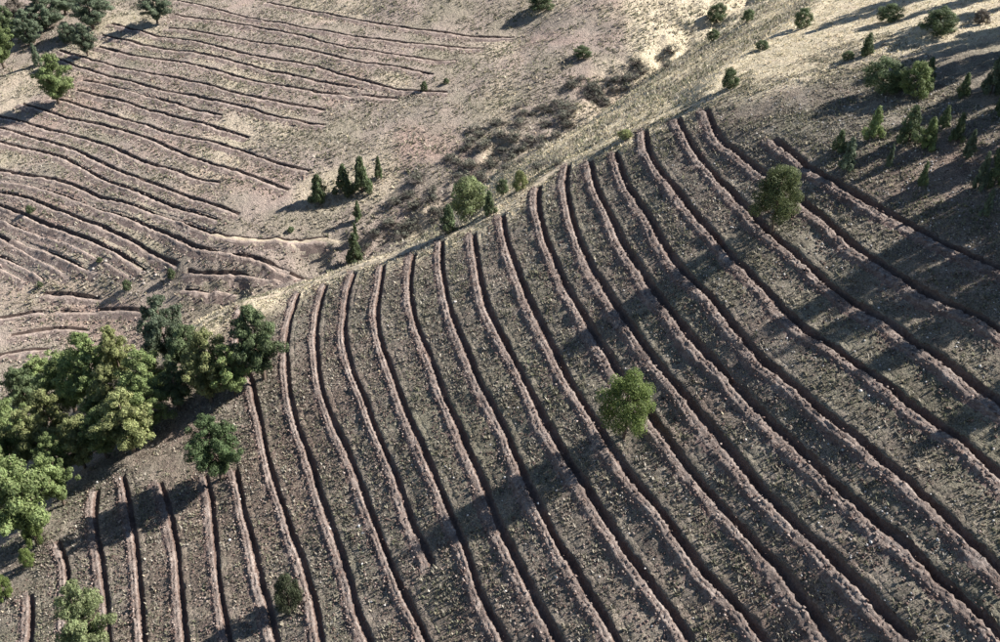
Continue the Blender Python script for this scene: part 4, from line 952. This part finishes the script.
def bush_crown(seed, n=40, per=200, leaf=0.028):
    r = np.random.default_rng(seed); cs, rs, sh = [], [], []
    for k in range(n):
        t = (k + r.random()) / n; z = 0.12 + 0.74 * t; prof = math.sqrt(max(0.05, 1 - (1.55 * (t - 0.36)) ** 2))
        a = k * 2.4 + r.random(); q = 0.38 * prof * (0.35 + 0.65 * math.sqrt(r.random())) * (1 + .15 * math.sin(3 * a + seed))
        cs.append((q * math.cos(a), q * math.sin(a), z + r.normal(0, .03))); rs.append(0.10 + 0.05 * r.random()); sh.append(0.72 + 0.55 * r.random())
    return leaf_cloud(seed + 5, np.array(cs), rs, per, leaf, sh, 0.85)

def round_crown(seed):
    V, F, C = bush_crown(seed, 48, 300, 0.02); V = V.copy(); V[:, 2] = 0.14 + 0.86 * V[:, 2]; return V, F, C
TINT = {'e': (0.085, 0.125, 0.055), 'k': (0.06, 0.072, 0.04), 'm': (0.125, 0.150, 0.066), 'y': (0.125, 0.165, 0.052), 'o': (0.22, 0.24, 0.105), 'g': (0.185, 0.235, 0.095), 'p': (0.225, 0.265, 0.13), 'd': (0.115, 0.15, 0.075), 'b': (0.135, 0.17, 0.11), 'w': (0.19, 0.165, 0.135)}
LEAF_MAT = {k: foliage_material('foliage_' + {'e': 'deep_green', 'k': 'blackish_green', 'm': 'mid_green', 'y': 'yellow_green', 'o': 'olive', 'g': 'green', 'p': 'pale_green', 'd': 'dark_green', 'b': 'blue_green', 'w': 'brown_grey'}[k], v) for k, v in TINT.items()}
_cache = {}
def crown_mesh(kind, var, tint):
    key = (kind, var, tint)
    if key not in _cache:
        gk = (kind, var)
        if gk not in _cache:
            _cache[gk] = {'pine': pine_crown, 'rpine': round_crown, 'juniper': juniper_crown, 'bush': bush_crown}[kind](100 + 17 * var)
        V, F, C = _cache[gk]
        _cache[key] = mesh_np('crown', V, F, LEAF_MAT[tint], False, C)
    return _cache[key]
TRUNKS = {'pine': [trunk_mesh(s, 0.86, 0.02 * (s - 1), 9, 0.028) for s in range(3)], 'rpine': [trunk_mesh(4, 0.8, 0.02, 8, 0.028)], 'juniper': [trunk_mesh(9, 0.85, 0.0, 6, 0.03)], 'bush': [trunk_mesh(12, 0.6, 0.03, 6, 0.035)]}
NAME = {'rpine': ('pine_tree', 'tree'), 'pine': ('pine_tree', 'tree'), 'juniper': ('juniper', 'tree'), 'bush': ('bush', 'bush')}
for k, (kind, x, y, h, w, tint, lab) in enumerate(PLANTS + OUTSIDE):
    nm, cat = NAME[kind]
    e = tag(bpy.data.objects.new(nm, None), lab, cat); COL.objects.link(e)
    gz = float(height(np.array([x]), np.array([y]))[0])
    e.location = (x, y, gz - 0.05); e.scale = (w * 1.02, w * 1.02, h); e.rotation_euler = (0, 0, (k * 1.93) % 6.283)
    var = k % (8 if kind == 'pine' else 4)
    link('trunk', TRUNKS[kind][k % len(TRUNKS[kind])], e)
    link('crown', crown_mesh(kind, var, tint), e)

# leafless scrub in the gully
def scrub_mesh(seed):
    r = np.random.default_rng(seed); parts = []
    for k in range(46):
        a = r.random() * 6.283; up = 0.35 + 0.75 * r.random(); d = np.array((math.cos(a), math.sin(a), up)); d /= np.linalg.norm(d); L = 0.55 + 0.5 * r.random()
        p0 = np.array((r.normal(0, .12), r.normal(0, .12), -.05)); p1 = p0 + d * L * .6; p2 = p1 + (d + r.normal(0, .35, 3)) * L * .5
        parts.append(tube([p0, p1, p2], [.022, .016, .006], 3))
        for _ in range(3):
            q = p1 + (d + r.normal(0, .6, 3)) * L * .4; parts.append(tube([p1 - d * L * .2 * r.random(), q], [.014, .005], 3))
    V, F = join(parts)
    F = np.vstack([F[:, [0, 1, 2]], F[:, [0, 2, 3]]])
    cs = [(0.55 * math.cos(a) * q, 0.55 * math.sin(a) * q, 0.25 + 0.6 * r.random()) for a, q in zip(r.random(16) * 6.283, np.sqrt(r.random(16)))]
    LV, LF, LC = leaf_cloud(seed, np.array(cs), [0.24] * 16, 34, 0.07, [1.0] * 16)
    n0 = len(V); C = np.vstack([np.full((n0, 3), 1.0) * (0.13, 0.115, 0.105), LC * (0.145, 0.145, 0.115)])
    return mesh_np('scrub', np.vstack([V, LV]), np.vstack([F, LF + n0]), M_CLOD, False, C)
SCRUB_MESHES = [scrub_mesh(s) for s in range(4)]
for k, (x, y, s, lab) in enumerate(SCRUB):
    o = link('scrub_bush', SCRUB_MESHES[k % 4]); o.location = (x, y, float(height(np.array([x]), np.array([y]))[0])); o.scale = (s, s, s * 0.8); o.rotation_euler = (0, 0, k * 1.7)
    tag(o, lab, 'bush', 'leafless scrub along the gully')
